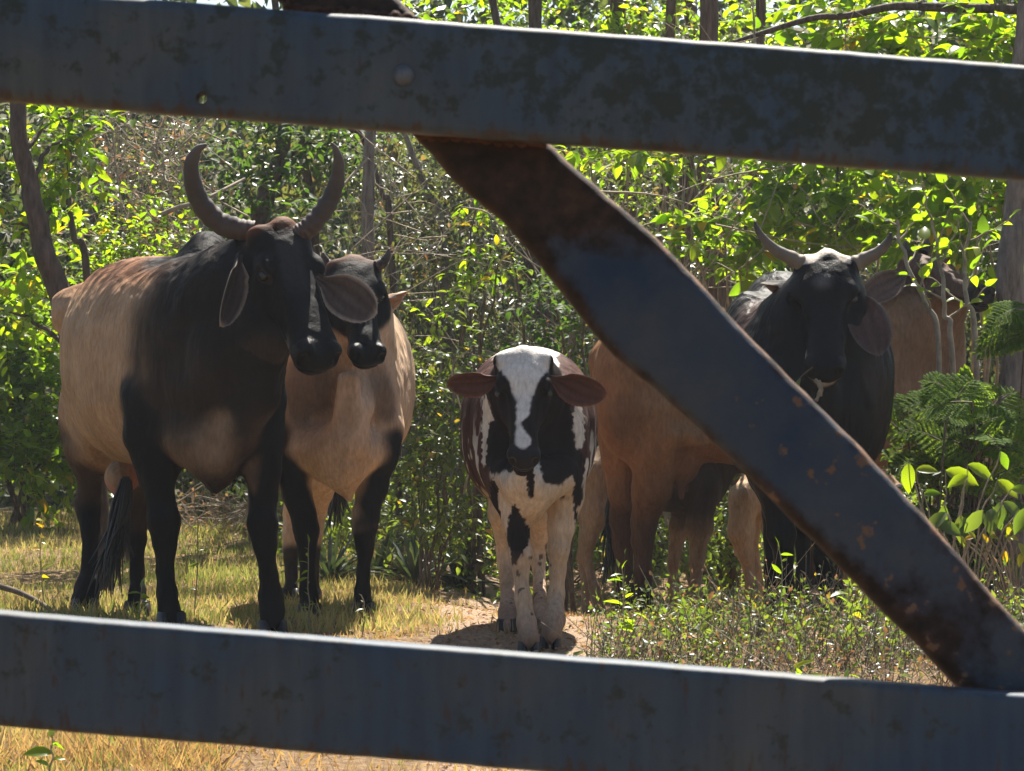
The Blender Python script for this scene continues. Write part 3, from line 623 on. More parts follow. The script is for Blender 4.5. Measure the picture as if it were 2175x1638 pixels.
# ================================================================== brown and white calf facing the camera
def calf_spotted():
    root = thing('spotted_calf', 'dark brown and white patched calf with white blaze, facing the gate on the dirt path', 'calf', G(1125, 9.3))
    h = Head(W(1112, 752, 9.02), W(1113, 975, 8.81), roll=.0)
    b = Body((-.25, 8.7, -.12), (.36, 10.5, 1.05), ((-.12, .16), (8.72, 9.2), (.52, 1.04)), h=.009, hf=.0048)
    hip, chest = W(1122, 880, 10.0), W(1126, 890, 9.22); F, S, U, L = frame_from(hip, chest); o = hip.copy(); o[2] = 0
    b.loft(o, F, S, U, [(-.14, .02, .82, .7), (-.08, .12, .92, .6), (.05, .19, .965, .48), (.25, .232, .972, .42), (.45, .225, .95, .42), (.62, .185, .93, .43), (.74, .16, .88, .44), (.82, .11, .80, .47), (.87, .03, .7, .54)], k=.04)
    b.pell(1075, 925, 9.95, 52, 125, .13, .06); b.pell(1168, 925, 9.95, 52, 125, .13, .06)
    b.pell(1052, 930, 9.28, 38, 105, .11, .05); b.pell(1208, 930, 9.28, 38, 105, .11, .05)
    b.chain([(1120, 880, 9.3, 98), (1116, 830, 9.18, 78), (1113, 800, 9.1, 64)], k=.05)
    b.chain([(1112, 985, 9.0, 20), (1104, 1030, 9.06, 24), (1118, 1075, 9.1, 26), (1135, 1090, 9.12, 20)], k=.04)
    b.chain([(1080, 1010, 9.14, 42), (1135, 1030, 9.1, 44), (1190, 1010, 9.14, 42)], k=.05)
    b.chain([(1062, 975, 9.22, 42), (1078, 1050, 9.18, 31), (1095, 1110, 9.12, 25)], k=.04)
    b.chain([(1095, 1110, 9.12, 25), (1107, 1180, 9.08, 22), (1107, 1215, 9.08, 15), (1111, 1270, 9.06, 16.5), (1119, 1325, 9.03, 20), (1124, 1356, 9.0, 22)], k=.018)
    b.chain([(1206, 975, 9.26, 42), (1203, 1050, 9.24, 32), (1193, 1120, 9.22, 27)], k=.04)
    b.chain([(1193, 1120, 9.22, 27), (1187, 1165, 9.21, 23), (1184, 1215, 9.22, 16.5), (1182, 1265, 9.22, 17), (1178, 1316, 9.15, 22), (1170, 1348, 9.1, 22)], k=.018)
    b.chain([(1070, 1000, 9.85, 36), (1062, 1090, 9.8, 22), (1070, 1160, 9.88, 17)], k=.035)
    b.chain([(1070, 1160, 9.88, 17), (1075, 1190, 9.88, 17), (1079, 1250, 9.82, 15), (1078, 1300, 9.6, 19), (1077, 1335, 9.5, 21)], k=.018)
    b.chain([(1160, 1000, 9.85, 36), (1150, 1090, 9.8, 24), (1144, 1160, 9.88, 17)], k=.035)
    b.chain([(1144, 1160, 9.88, 17), (1144, 1190, 9.88, 16), (1146, 1250, 9.82, 13), (1148, 1300, 9.6, 17), (1150, 1335, 9.5, 20)], k=.018)
    add_head(b, h, wide=1.18, muz=.92, convex=.045, poll=.05)
    def coat(V):
        WH = (.50, .45, .385); BR = (.05, .02, .015); BK = (.012, .0075, .007); CR = (.46, .33, .22)
        X, Y, Z = V[:, 0], V[:, 1], V[:, 2]
        px = X / Y * FPX + CX; py = HY - (Z - CAMZ) / Y * FPX
        jx = 16 * (fbm(V, 22, 31) - .5) + 9 * (vnoise(V, 110, 32) - .5); jy = 28 * (fbm(V, 18, 35) - .5) + 12 * (vnoise(V, 100, 36) - .5)
        C = set_coat(V, WH); C = paint(C, sstep(.6, .5, Z), CR)
        # brown flanks with ragged white flecks, white ridge along the back
        side = np.abs(X - (1122 - CX) / FPX * Y); rg = fbm(V, 16, 41)
        fl = sstep(.098, .106, side + .03 * (rg - .5)) * sstep(.46, .50, Z + .10 * (fbm(V * np.array([1, 1, .4]), 30, 44) - .5)) * sstep(9.1, 9.16, Y + .1 * (rg - .5))
        fl = fl * (1 - sstep(.6, .64, fbm(V * np.array([1, 1, .35]), 26, 47)) * sstep(.8, .6, Z))
        fl = fl * (1 - sstep(.93, .955, Z + .05 * (rg - .5)) * (px < 1120))
        C = paint(C, fl, BR)
        # white bands beside the neck
        for pts in ([(1048, 845, 9.35, 17), (1032, 905, 9.35, 11), (1026, 960, 9.35, 8), (1022, 985, 9.3, 6)], [(1222, 880, 9.35, 20), (1230, 930, 9.35, 18)]):
            pass
        m = lambda cx, cy, rx, ry: sstep(1.06, .94, np.hypot((px + jx - cx) / rx, (py + jy - cy) / ry)) * (Y < 9.62)
        front = Y < 9.5
        C = paint(C, np.maximum.reduce([m(1055, 935, 32, 75), m(1080, 960, 36, 40), m(1030, 890, 10, 10)]) * front, BK)
        C = paint(C, np.maximum.reduce([m(1182, 930, 42, 100), m(1190, 985, 40, 30), m(1165, 860, 34, 60)]) * front, BK)
        C = paint(C, np.maximum.reduce([m(1228, 990, 12, 40), m(1126, 1015, 10, 40)]) * front, BK)
        C = paint(C, np.maximum(m(1038, 865, 15, 40), m(1030, 930, 6, 60)) * (Y > 9.15), WH); C = paint(C, m(1230, 905, 14, 48) * (Y > 9.15), (.6, .52, .44))
        C = paint(C, np.maximum.reduce([m(1102, 1140, 24, 42), m(1095, 1108, 13, 30), m(1094, 1180, 8, 24)]) * (Y < 9.3), BK)
        C = paint(C, np.maximum.reduce([m(1048, 1055, 9, 42), m(1054, 1092, 6, 20), m(1227, 1050, 10, 26), m(1222, 1090, 4, 20)]) * (Y < 9.5), BK)
        leg = Z < .32
        C = paint(C, leg * sstep(.9, .2, vnoise(V, 11, 5)) * .35, (.4, .28, .2))
        C = paint(C, sstep(.20, .05, Z + .05 * (vnoise(V, 12, 8) - .5)) * .75, (.15, .095, .07))
        C = paint(C, sstep(.78, .82, vnoise(V, 50, 51)) * leg * (Z > .1) * .8, BK)
        q = h.loc(V); hd = (q[:, 0] > -.3) & (np.abs(q[:, 1]) < .4) & (q[:, 2] > -.48) & (q[:, 2] < .25) & (q[:, 0] < 1.2) & (Y < 9.17)
        C = paint(C, hd * 1.0, BK); C = paint(C, hd * sstep(.10, .17, np.abs(q[:, 1])) * sstep(.45, .75, q[:, 0] + .1 * (rg - .5)) * .6, (.06, .032, .026))
        e = .035 * (fbm(V, 60, 61) - .5)
        half = np.interp(q[:, 0], [-.3, .0, .12, .22, .3, .42, .52, .6, .66, .72, .8, .86, .9, .92], [.225, .225, .205, .165, .11, .072, .052, .045, .02, .028, .065, .062, .028, 0])
        cen = np.interp(q[:, 0], [0, .3, .6, .66, .72, .8, .9], [0, 0, -.01, -.045, -.035, -.01, -.005])
        C = paint(C, hd * sstep(.012, -.012, np.abs(q[:, 1] + cen) + e - half) * (q[:, 2] > -.14), (.50, .46, .41))
        C = paint(C, hd * sstep(.86, .92, q[:, 0]) * .0, BK)
        C = paint(C, hd * (q[:, 0] > .74) * sstep(-.08, -.12, q[:, 2]) * sstep(.075, .1, np.abs(q[:, 1])) * .7, (.2, .14, .12))
        C = paint(C, hd * sstep(.88, .92, q[:, 0]), (.018, .016, .018))
        return C
    wet = lambda V: ((h.loc(V)[:, 0] > .88) & (h.loc(V)[:, 0] < 1.1) & (np.abs(h.loc(V)[:, 1]) < .2) & (np.abs(h.loc(V)[:, 2]) < .25)) * 1.0
    finish(b, root, coat, M['coat'], .008, 3, wet=wet, head=h); add_eyes(h, root, 1.18)
    ear_mesh(W(1066, 800, 9.02), W(951, 822, 9.04), (-.1, -.8, -.5), .10, cup=.55, droop=.1, c_in=(.075, .034, .026), c_out=(.07, .03, .022), c_rim=(.13, .06, .045), parent=root)
    ear_mesh(W(1164, 800, 9.02), W(1283, 846, 9.0), (.1, -.85, -.4), .115, cup=.5, droop=.14, c_in=(.075, .034, .026), c_out=(.07, .03, .022), c_rim=(.15, .07, .05), parent=root)
    for px, D in ((1124, 9.0), (1168, 9.1), (1077, 9.5), (1150, 9.5)): hoof(px, D, root, (0, -1), .04)
    P = catmull([W(1122, 800, 10.12), W(1124, 930, 10.2), W(1122, 1060, 10.16)], 10); V, Fq = tube(P, np.linspace(.018, .008, 10), 7)
    mesh_np('tail', V, Fq, M['coat'], True, {'coat': set_coat(V, (.08, .035, .025))}, root); tassel(P[-1], W(1122, 1160, 10.15), root, 24, .028, seed=6)
# ================================================================== brown cow, side on, behind the brace
def cow_brown():
    root = thing('brown_cow', 'rusty brown cow standing side on behind the diagonal brace, her udder showing', 'cow', G(1560, 11.9))
    D = 11.9; h = Head(W(1948, 552, 11.85), W(2100, 612, 11.5), roll=.0)
    b = Body((.25, 11.2, -.3), (2.2, 12.4, 1.45), ((1.6, 2.1), (11.4, 12.1), (1.05, 1.42)))
    rump, chest = W(1275, 800, 11.88), W(2010, 800, 11.9); F, S, U, L = frame_from(rump, chest); o = rump.copy(); o[2] = 0
    b.loft(o, F, S, U, [(-.04, .02, .90, .76), (.0, .12, .985, .66), (.08, .2, 1.04, .56), (.25, .25, 1.06, .50), (.5, .27, 1.055, .475), (.8, .285, 1.055, .45), (1.05, .26, 1.09, .43), (1.25, .21, 1.08, .47), (1.38, .16, .98, .55), (1.46, .09, .92, .66), (1.49, .02, .86, .74)], k=.05)
    b.pell(1335, 830, 11.72, 78, 150, .15, .08); b.pell(1335, 830, 12.05, 76, 150, .15, .08)
    b.pell(1300, 760, 11.87, 44, 40, .12, .05); b.pell(1385, 705, 11.72, 40, 34, .1, .06)
    b.chain([(1395, 960, 11.66, 14), (1430, 925, 11.63, 18), (1500, 935, 11.63, 16)], k=.05); b.rc(W(1428, 790, 11.585), .03, W(1415, 900, 11.58), .025, .06, True)
    b.pell(1780, 660, 11.9, 70, 80, .13, .07)
    b.chain([(1830, 760, 11.9, 140), (1905, 690, 11.88, 105), (1950, 620, 11.86, 62)], k=.07)
    b.chain([(2035, 640, 11.72, 24), (2000, 720, 11.84, 42), (1985, 800, 11.88, 55), (1930, 900, 11.9, 52)], k=.06)
    b.chain([(1385, 880, 11.74, 78), (1392, 960, 11.72, 50), (1384, 1040, 11.72, 36), (1368, 1110, 11.76, 27)], k=.05)
    b.chain([(1368, 1110, 11.76, 27), (1364, 1150, 11.76, 24), (1366, 1220, 11.74, 17.5), (1367, 1262, 11.72, 19), (1368, 1292, 11.7, 20)], k=.02)
    b.chain([(1325, 880, 12.02, 72), (1325, 970, 12.0, 44), (1324, 1040, 12.0, 29), (1319, 1105, 12.04, 24)], k=.05)
    b.chain([(1319, 1105, 12.04, 24), (1322, 1150, 12.04, 22), (1327, 1220, 12.0, 16), (1328, 1255, 12.0, 18), (1330, 1285, 11.98, 19)], k=.02)
    for px, Dd in ((1716, 12.02), (1776, 11.74)):
        b.chain([(px + 50, 880, Dd, 56), (px + 22, 990, Dd, 42), (px + 4, 1090, Dd, 28)], k=.05)
        b.chain([(px + 4, 1090, Dd, 28), (px + 2, 1150, Dd - .01, 24), (px - 1, 1210, Dd, 15), (px + 1, 1262, Dd - .02, 17), (px + 2, 1285, Dd - .03, 18)], k=.02)
    b.pell(1434, 985, 11.84, 50, 48, .11, .04)
    for tx, ty, Dd in ((1410, 1052, 11.78), (1420, 1056, 11.92), (1446, 1054, 11.76), (1456, 1040, 11.92)): b.rc(W(tx, ty - 25, Dd), .018, W(tx + 2, ty + 2, Dd), .011, .012)
    add_head(b, h, wide=1.05, muz=1.02, convex=.05, poll=.06)
    def coat(V):
        C = set_coat(V, (.235, .115, .052)); n = fbm(V, 8, 23); X = V[:, 0]
        C = paint(C, sstep(1.2, 1.7, X) * .85, (.20, .125, .080))
        C = paint(C, near(V, [(1345, 900, 11.6, 60)], .6, .5, 3) * .5, (.10, .055, .035))  # shade of the thigh crease painted into the coat
        C = paint(C, near(V, [(1420, 860, 11.6, 70), (1530, 930, 11.6, 60)], .5, .5, 4) * .4, (.33, .19, .09))
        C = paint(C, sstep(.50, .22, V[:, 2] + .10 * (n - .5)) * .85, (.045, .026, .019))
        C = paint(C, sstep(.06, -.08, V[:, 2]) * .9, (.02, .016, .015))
        C = paint(C, near(V, [(1300, 722, 11.87, 24)], .5) * .5, (.42, .3, .2))  # pale sheen painted on the tail head
        C = paint(C, near(V, [(1438, 985, 11.87, 58), (1435, 1040, 11.87, 45)], .25) * .75, (.13, .075, .055))
        C = paint(C, near(V, [(1435, 1020, 11.8, 20), (1437, 1045, 11.8, 32)], .4) * .7, (.23, .125, .095))
        q = h.loc(V); hd = (q[:, 0] > -.1) & (np.abs(q[:, 1]) < .4) & (q[:, 2] > -.5) & (q[:, 2] < .25)
        C = paint(C, hd * sstep(-.33, -.2, q[:, 2]) * .8, (.075, .045, .033)); C = paint(C, hd * sstep(.82, .9, q[:, 0]), (.03, .024, .021))
        return C
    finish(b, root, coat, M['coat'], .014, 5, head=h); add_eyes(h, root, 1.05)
    ear_mesh(W(1928, 580, 11.75), W(1838, 640, 11.65), (-.3, -.9, .25), .14, cup=.4, c_in=(.11, .066, .05), c_out=(.12, .07, .05), c_rim=(.2, .14, .1), parent=root)
    ear_mesh(W(1965, 575, 12.02), W(2010, 560, 12.28), (.4, -.6, -.5), .13, cup=.4, c_in=(.11, .066, .05), c_out=(.12, .07, .05), c_rim=(.2, .14, .1), parent=root)
    horn([(1936, 548, 11.8, 16), (1926, 530, 11.78, 12), (1922, 512, 11.77, 4)], root, M['horn_dark']); horn([(1960, 540, 11.95, 16), (1968, 524, 11.98, 12), (1970, 508, 12, 4)], root, M['horn_dark'])
    for px, Dd in ((1369, 11.7), (1331, 11.98), (1718, 11.98), (1778, 11.7)): hoof(px, Dd, root, (1, -.1), .05)
    P = catmull([W(1290, 735, 11.88), W(1268, 800, 11.95), W(1282, 950, 12.1), W(1298, 1060, 12.14)], 14); V, Fq = tube(P, np.linspace(.03, .012, 14), 8)
    mesh_np('tail', V, Fq, M['coat'], True, {'coat': set_coat(V, (.2, .1, .05))}, root); tassel(P[-1], W(1296, 1240, 12.16), root, 40, .035, seed=8)
# ================================================================== black horned cow on the right
def cow_black():
    root = thing('black_cow', 'black horned cow with white patch on the poll, looking over the brace on the right', 'cow', G(1715, 10.1))
    h = Head(W(1757, 546, 10.02), W(1752, 784, 9.74), roll=-.02)
    b = Body((.62, 9.4, -.22), (1.42, 11.6, 1.42), ((.98, 1.24), (9.45, 10.2), (.86, 1.34)))
    hip, chest = W(1660, 760, 11.1), W(1712, 800, 10.08); F, S, U, L = frame_from(hip, chest); o = hip.copy(); o[2] = 0
    b.loft(o, F, S, U, [(-.16, .02, 1.02, .86), (-.1, .12, 1.13, .74), (.05, .22, 1.19, .6), (.3, .27, 1.2, .5), (.55, .31, 1.19, .46), (.8, .315, 1.17, .46), (.98, .285, 1.13, .48), (1.1, .24, 1.05, .5), (1.18, .16, .95, .55), (1.23, .03, .85, .64)], k=.05)
    b.pell(1598, 860, 11.05, 76, 150, .2, .08); b.pell(1722, 860, 11.05, 76, 150, .2, .08)
    b.pell(1655, 640, 10.55, 66, 66, .17, .07)
    b.pell(1585, 760, 10.35, 52, 135, .17, .07); b.pell(1842, 800, 10.2, 52, 140, .17, .07)
    b.chain([(1715, 800, 10.15, 140), (1735, 690, 10.08, 108), (1755, 640, 10.04, 82)], k=.07)
    b.chain([(1750, 800, 9.86, 26), (1745, 870, 9.92, 40), (1735, 960, 9.98, 46), (1735, 1040, 10, 12)], k=.05)
    b.chain([(1620, 930, 10.15, 55), (1720, 950, 10.02, 60), (1810, 925, 10.1, 52)], k=.06)
    for i, x0 in enumerate((1560, 1600, 1640)): b.chain([(x0 + 40, 640 + i * 10, 10.35 - .08 * i, 8), (x0, 760 + i * 20, 10.12 - .07 * i, 9)], k=.04)
    for x0 in (1850, 1815): b.chain([(x0 - 20, 700, 10.05, 8), (x0, 860, 9.98, 9)], k=.04)
    b.chain([(1625, 930, 10.2, 60), (1640, 1010, 10.17, 42), (1655, 1090, 10.16, 31)], k=.05)
    b.chain([(1655, 1090, 10.16, 31), (1660, 1135, 10.14, 30), (1664, 1180, 10.16, 21), (1668, 1240, 10.16, 17), (1670, 1280, 10.14, 22), (1672, 1305, 10.12, 24)], k=.022)
    b.chain([(1812, 930, 10.15, 56), (1785, 1010, 10.13, 40), (1765, 1090, 10.12, 30)], k=.05)
    b.chain([(1765, 1090, 10.12, 30), (1755, 1140, 10.1, 29), (1751, 1180, 10.12, 20), (1750, 1240, 10.12, 16), (1750, 1280, 10.1, 21), (1751, 1305, 10.08, 23)], k=.022)
    for px in (1640, 1705):
        b.chain([(px, 930, 11.05, 52), (px, 1020, 11.0, 32), (px, 1090, 11.1, 22)], k=.045); b.chain([(px, 1090, 11.1, 22), (px, 1140, 11.08, 19), (px, 1220, 11.05, 15), (px, 1265, 11.02, 18), (px, 1290, 11.0, 20)], k=.02)
    add_head(b, h, wide=1.1, muz=1.02, convex=.05, poll=.05)
    def coat(V):
        C = set_coat(V, (.0075, .0068, .007)); n = fbm(V, 8, 33)
        C = paint(C, near(V, [(1620, 660, 10.2, 40), (1560, 760, 10.15, 40)], .5, .5, 3) * .6, (.075, .042, .032))
        C = paint(C, near(V, [(1860, 800, 10.0, 45), (1870, 930, 10.1, 40)], .5, .4, 4) * .5, (.05, .032, .026))
        q = h.loc(V); hd = (q[:, 0] > -.2) & (np.abs(q[:, 1]) < .3) & (q[:, 2] > -.5) & (q[:, 2] < .25) & (V[:, 1] < 10.16)
        e = .05 * (fbm(V, 40, 71) - .5)
        lim = np.interp(q[:, 1], [-.2, -.17, -.1, -.03, .02, .1, .17, .2], [-.3, .08, .06, .0, .03, .085, .10, -.3])
        C = paint(C, hd * sstep(.012, -.012, q[:, 0] + e - lim) * (np.abs(q[:, 1] + e) < .175) * (q[:, 2] > -.13), (.62, .52, .42))
        C = paint(C, hd * near(V, [tuple([1748, 588, 9.9, 22])], .6, .5, 6) * .35, (.25, .23, .22)); C = paint(C, hd * near(V, [(1757, 625, 9.85, 10)], .6) * .4, (.2, .19, .19))
        C = paint(C, hd * sstep(.05, .01, np.abs(q[:, 2] + .15 + .03 * np.cos(q[:, 1] * 20)) ) * sstep(.78, .86, q[:, 0]) * .55, (.5, .42, .34))
        C = paint(C, hd * sstep(.06, .02, np.hypot(q[:, 0] - .83, q[:, 2] + .1)) * (q[:, 1] > .06) * .8, (.5, .42, .34))
        C = paint(C, hd * sstep(.86, .9, q[:, 0]) * (q[:, 2] > -.13), (.006, .0065, .0075))
        return C
    wet = lambda V: ((h.loc(V)[:, 0] > .86) & (h.loc(V)[:, 0] < 1.1) & (np.abs(h.loc(V)[:, 1]) < .2) & (np.abs(h.loc(V)[:, 2]) < .25)) * .8
    finish(b, root, coat, M['coat_sleek'], .014, 6, wet=wet, head=h); add_eyes(h, root, 1.1)
    horn([(1722, 566, 10.02, 21), (1705, 560, 10.02, 22), (1682, 549, 10.02, 20), (1650, 533, 10.0, 16), (1624, 510, 9.98, 12), (1609, 488, 9.96, 8), (1603, 470, 9.95, 3)], root, M['horn_pale'], 6)
    horn([(1795, 568, 10.02, 21), (1812, 562, 10.02, 22), (1836, 551, 10.02, 20), (1862, 538, 10.0, 16), (1880, 522, 9.98, 13), (1890, 505, 9.96, 8), (1892, 494, 9.95, 3)], root, M['horn_pale'], 6)
    ear_mesh(W(1697, 600, 10.05), W(1624, 606, 10.16), (-.15, -.45, -.9), .13, cup=.6, c_in=(.16, .09, .07), c_out=(.016, .015, .015), c_rim=(.3, .26, .22), parent=root)
    ear_mesh(W(1812, 612, 10.04), W(1868, 754, 9.88), (.1, -1, .15), .155, cup=.35, droop=.0, c_in=(.075, .043, .037), c_out=(.014, .013, .013), c_rim=(.12, .095, .085), parent=root)
    for px, D in ((1672, 10.12), (1751, 10.08), (1640, 11.0), (1705, 11.0)): hoof(px, D, root, (.05, -1), .055)
    P = catmull([W(1655, 680, 11.25), W(1650, 850, 11.3), W(1652, 1000, 11.27)], 12); V, Fq = tube(P, np.linspace(.026, .013, 12), 8)
    mesh_np('tail', V, Fq, M['coat'], True, {'coat': set_coat(V, (.015, .014, .014))}, root); tassel(P[-1], W(1655, 1150, 11.25), root, 30, .04, seed=9)
    # short rope end below the mouth and the green sprig being chewed
    t = MB()
    for pts, r in (([W(1732, 806, 9.68), W(1738, 816, 9.67), W(1742, 826, 9.67), W(1737, 844, 9.67), W(1733, 852, 9.67)], .006), ([W(1740, 808, 9.68), W(1746, 824, 9.67), W(1743, 842, 9.67)], .0045)):
        V, Fq = tube(catmull(pts, 14), r * (1 + .25 * np.sin(np.arange(14) * 1.7)), 7); t.add(V, Fq)
    tag(t.build('nose_rope', M['rope']), 'frayed pale rope end hanging under the black cow\'s mouth', 'rope')
    sp = thing('chewed_sprig', 'thin green sprig sticking out of the black cow\'s mouth', 'sprig', W(1722, 782, 9.72)); t = MB()
    V, Fq = tube(catmull([W(1726, 780, 9.72), W(1704, 798, 9.74), W(1688, 818, 9.76)], 10), np.linspace(.0035, .0018, 10), 6); t.add(V, Fq); t.build('stem', M['twig_dark'], sp)
    t = MB(); c = catmull([W(1700, 803, 9.74), W(1693, 818, 9.73), W(1699, 838, 9.73)], 7); wv = np.array([.001, .006, .0085, .009, .008, .005, .0005])
    V = np.stack([c - np.array([1, .2, 0]) * wv[:, None], c + np.array([0, -.003, 0]), c + np.array([1, -.2, .2]) * wv[:, None]], 1).reshape(-1, 3); t.add(V, np.array([(3 * k + s, 3 * k + s + 1, 3 * k + s + 4, 3 * k + s + 3) for k in range(6) for s in (0, 1)])); t.build('leaf', M['leaf_mid'], sp)
# ================================================================== two calves half hidden by the cows
def calf_generic(name, label, rump, chest, D, top, bot, hw, legs, head, col, darkleg, seed, tail_to=None):
    root = thing(name, label, 'calf', G((rump[0] + chest[0]) / 2, D))
    a, c = W(*rump), W(*chest); F, S, U, L = frame_from(a, c); o = a.copy(); o[2] = 0
    h = Head(W(*head[0]), W(*head[1])); P = [a, c, W(*head[0]), W(*head[1])]
    lo, hi = bounds(P, .3); lo[2] = -.4; b = Body(lo, hi, None, h=.0095)
    b.loft(o, F, S, U, [(-.05, .02, top - .12, bot + .2), (.0, hw * .6, top - .04, bot + .1), (L * .15, hw * .9, top, bot + .06), (L * .5, hw * 1.1, top, bot), (L * .8, hw * .95, top - .01, bot), (L * .98, hw * .7, top - .04, bot + .03), (L + .06, .03, top - .15, bot + .15)], k=.04)
    for lg in legs:
        lg = [(x_, y_, d_, r_ * .86) for x_, y_, d_, r_ in lg]; b.chain(lg[:3], k=.04); b.chain(lg[2:], k=.018)
    m = W(*chest); b.rc(m + np.array([0, 0, .05]) - F * .12, .12, W(*head[0]) - h.U * .08, .075, .05)
    add_head(b, h, 1.15, .95)
    def coat(V):
        C = set_coat(V, col); n = fbm(V, 9, seed)
        C = paint(C, sstep(.35, .7, n) * .35, tuple(x * .55 for x in col)); C = paint(C, sstep(.02, -.14, V[:, 2]) * .5, darkleg)
        C = paint(C, sstep(.2, .34, (V - a) @ F) * sstep(.10, .26, V[:, 2]) * .95 * (D < 12.8), (.03, .022, .018))  # fawn calf only: shade under the brown cow painted into its front coat
        q = h.loc(V); C = paint(C, (q[:, 0] > .86) * (np.abs(q[:, 1]) < .3) * (np.abs(q[:, 2]) < .4) * 1.0 * (q[:, 0] < 1.2), (.02, .018, .018))
        return C
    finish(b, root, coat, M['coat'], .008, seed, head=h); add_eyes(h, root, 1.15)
    for sg in (-1, 1): ear_mesh(h.p(.1, sg * .17, -.08), h.p(.16, sg * .5, -.14), h.F * .3 + h.U, .09, parent=root, c_in=(.2, .12, .09), c_out=col, c_rim=col)
    for lg in legs:
        x, _, dd, _ = lg[-1]; hoof(x, dd, root, F, .034)
    P = catmull([a + np.array([0, 0, top - a[2] - .05]), a - F * .05 + np.array([0, 0, top - a[2] - .25]), a - F * .04 + np.array([0, 0, top - a[2] - .4])], 8); V, Fq = tube(P, np.linspace(.016, .008, 8), 6)
    mesh_np('tail', V, Fq, M['coat'], True, {'coat': set_coat(V, col)}, root)
cow_one(); cow_two(); calf_spotted(); cow_brown(); cow_black()
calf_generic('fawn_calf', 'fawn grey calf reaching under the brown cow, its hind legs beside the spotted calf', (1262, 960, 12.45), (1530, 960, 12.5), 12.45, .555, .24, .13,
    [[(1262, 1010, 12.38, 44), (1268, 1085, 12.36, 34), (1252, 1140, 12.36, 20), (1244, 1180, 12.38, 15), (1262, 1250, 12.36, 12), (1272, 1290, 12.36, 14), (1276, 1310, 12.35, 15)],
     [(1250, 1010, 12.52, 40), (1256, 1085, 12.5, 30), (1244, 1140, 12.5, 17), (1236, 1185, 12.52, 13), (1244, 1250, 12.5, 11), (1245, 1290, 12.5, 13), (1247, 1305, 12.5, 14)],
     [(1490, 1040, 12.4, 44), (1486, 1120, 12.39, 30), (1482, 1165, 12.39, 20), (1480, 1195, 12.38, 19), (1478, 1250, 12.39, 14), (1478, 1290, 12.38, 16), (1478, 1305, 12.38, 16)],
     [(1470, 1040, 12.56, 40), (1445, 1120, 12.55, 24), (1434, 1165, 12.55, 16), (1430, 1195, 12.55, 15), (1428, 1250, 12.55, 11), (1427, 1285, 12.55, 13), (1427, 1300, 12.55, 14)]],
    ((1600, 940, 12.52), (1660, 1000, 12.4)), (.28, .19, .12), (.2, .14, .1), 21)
calf_generic('tan_calf', 'pale tan calf with only its hindquarter showing, behind the black cow\'s front legs', (1580, 1050, 12.9), (1820, 1040, 13.15), 13.0, .41, .12, .12,
    [[(1578, 1060, 12.86, 38), (1574, 1130, 12.85, 30), (1584, 1180, 12.86, 20), (1590, 1205, 12.88, 14), (1592, 1250, 12.86, 11), (1593, 1280, 12.85, 13), (1594, 1295, 12.85, 14)],
     [(1590, 1060, 13.0, 36), (1586, 1130, 13.0, 28), (1596, 1180, 13.0, 16), (1604, 1205, 13.0, 13), (1606, 1250, 13.0, 10), (1608, 1280, 13.0, 12), (1608, 1290, 13.0, 13)],
     [(1800, 1090, 13.05, 34), (1800, 1150, 13.05, 24), (1800, 1190, 13.05, 16), (1800, 1215, 13.05, 14), (1800, 1250, 13.05, 11), (1800, 1280, 13.05, 12), (1800, 1290, 13.05, 13)],
     [(1810, 1090, 13.2, 34), (1812, 1150, 13.2, 24), (1812, 1190, 13.2, 16), (1812, 1215, 13.2, 14), (1812, 1250, 13.2, 11), (1812, 1280, 13.2, 12), (1812, 1290, 13.2, 13)]],
    ((1850, 960, 13.2), (1920, 1040, 13.1)), (.42, .28, .17), (.3, .2, .14), 27)
# ------------------------------------------------------------------ ground
def ground_mat():
    m, n, l, b = newmat('ground_soil'); tc = n.new('ShaderNodeTexCoord')
    at = nd(n, 'ShaderNodeAttribute', attribute_name='tint')
    nz = nd(n, 'ShaderNodeTexNoise', i_Scale=5.0, i_Detail=8.0, i_Roughness=.7); l.new(tc.outputs['Object'], nz.inputs['Vector'])
    n2 = nd(n, 'ShaderNodeTexNoise', i_Scale=45.0, i_Detail=6.0, i_Roughness=.75); l.new(tc.outputs['Object'], n2.inputs['Vector'])
    soil = ramp(n, [(.25, (.18, .12, .075)), (.5, (.31, .215, .14)), (.75, (.43, .33, .24))]); l.new(n2.outputs[0], soil.inputs[0])
    lit = ramp(n, [(.3, (.07, .045, .027)), (.5, (.2, .125, .065)), (.7, (.32, .22, .11))]); l.new(n2.outputs[0], lit.inputs[0])
    f = math_n(n, l, 'ADD', at.outputs['Fac'], math_n(n, l, 'MULTIPLY', math_n(n, l, 'SUBTRACT', nz.outputs[0], .5), .9))
    f2 = ramp(n, [(.35, (0, 0, 0)), (.65, (1, 1, 1))]); l.new(f, f2.inputs[0])
    fa = nd(n, 'ShaderNodeAttribute', attribute_name='cover'); cv = ramp(n, [(.3, (.035, .04, .018)), (.5, (.075, .075, .032)), (.7, (.13, .11, .05))]); l.new(n2.outputs[0], cv.inputs[0])
    l.new(mixc(n, l, fa.outputs['Fac'], mixc(n, l, f2.outputs[0], lit.outputs[0], soil.outputs[0]), cv.outputs[0]), b.inputs['Base Color'])
    b.inputs['Roughness'].default_value = .95; b.inputs['Specular IOR Level'].default_value = .15
    bp = nd(n, 'ShaderNodeBump', i_Strength=.9, i_Distance=.02); l.new(n2.outputs[0], bp.inputs['Height']); l.new(bp.outputs[0], b.inputs['Normal'])
    return m
def path_x(y): return np.interp(y, [4, 6.2, 8, 9.2, 11, 13, 15], [.15, .12, .06, .02, -.05, -.16, -.35])
def path_mask(x, y): return 1 - sstep(.15, .38, np.abs(x - path_x(y)) + .12 * (vnoise(np.stack([x, y, y * 0], -1).reshape(-1, 3), 3.1, 77).reshape(np.shape(x)) - .5))
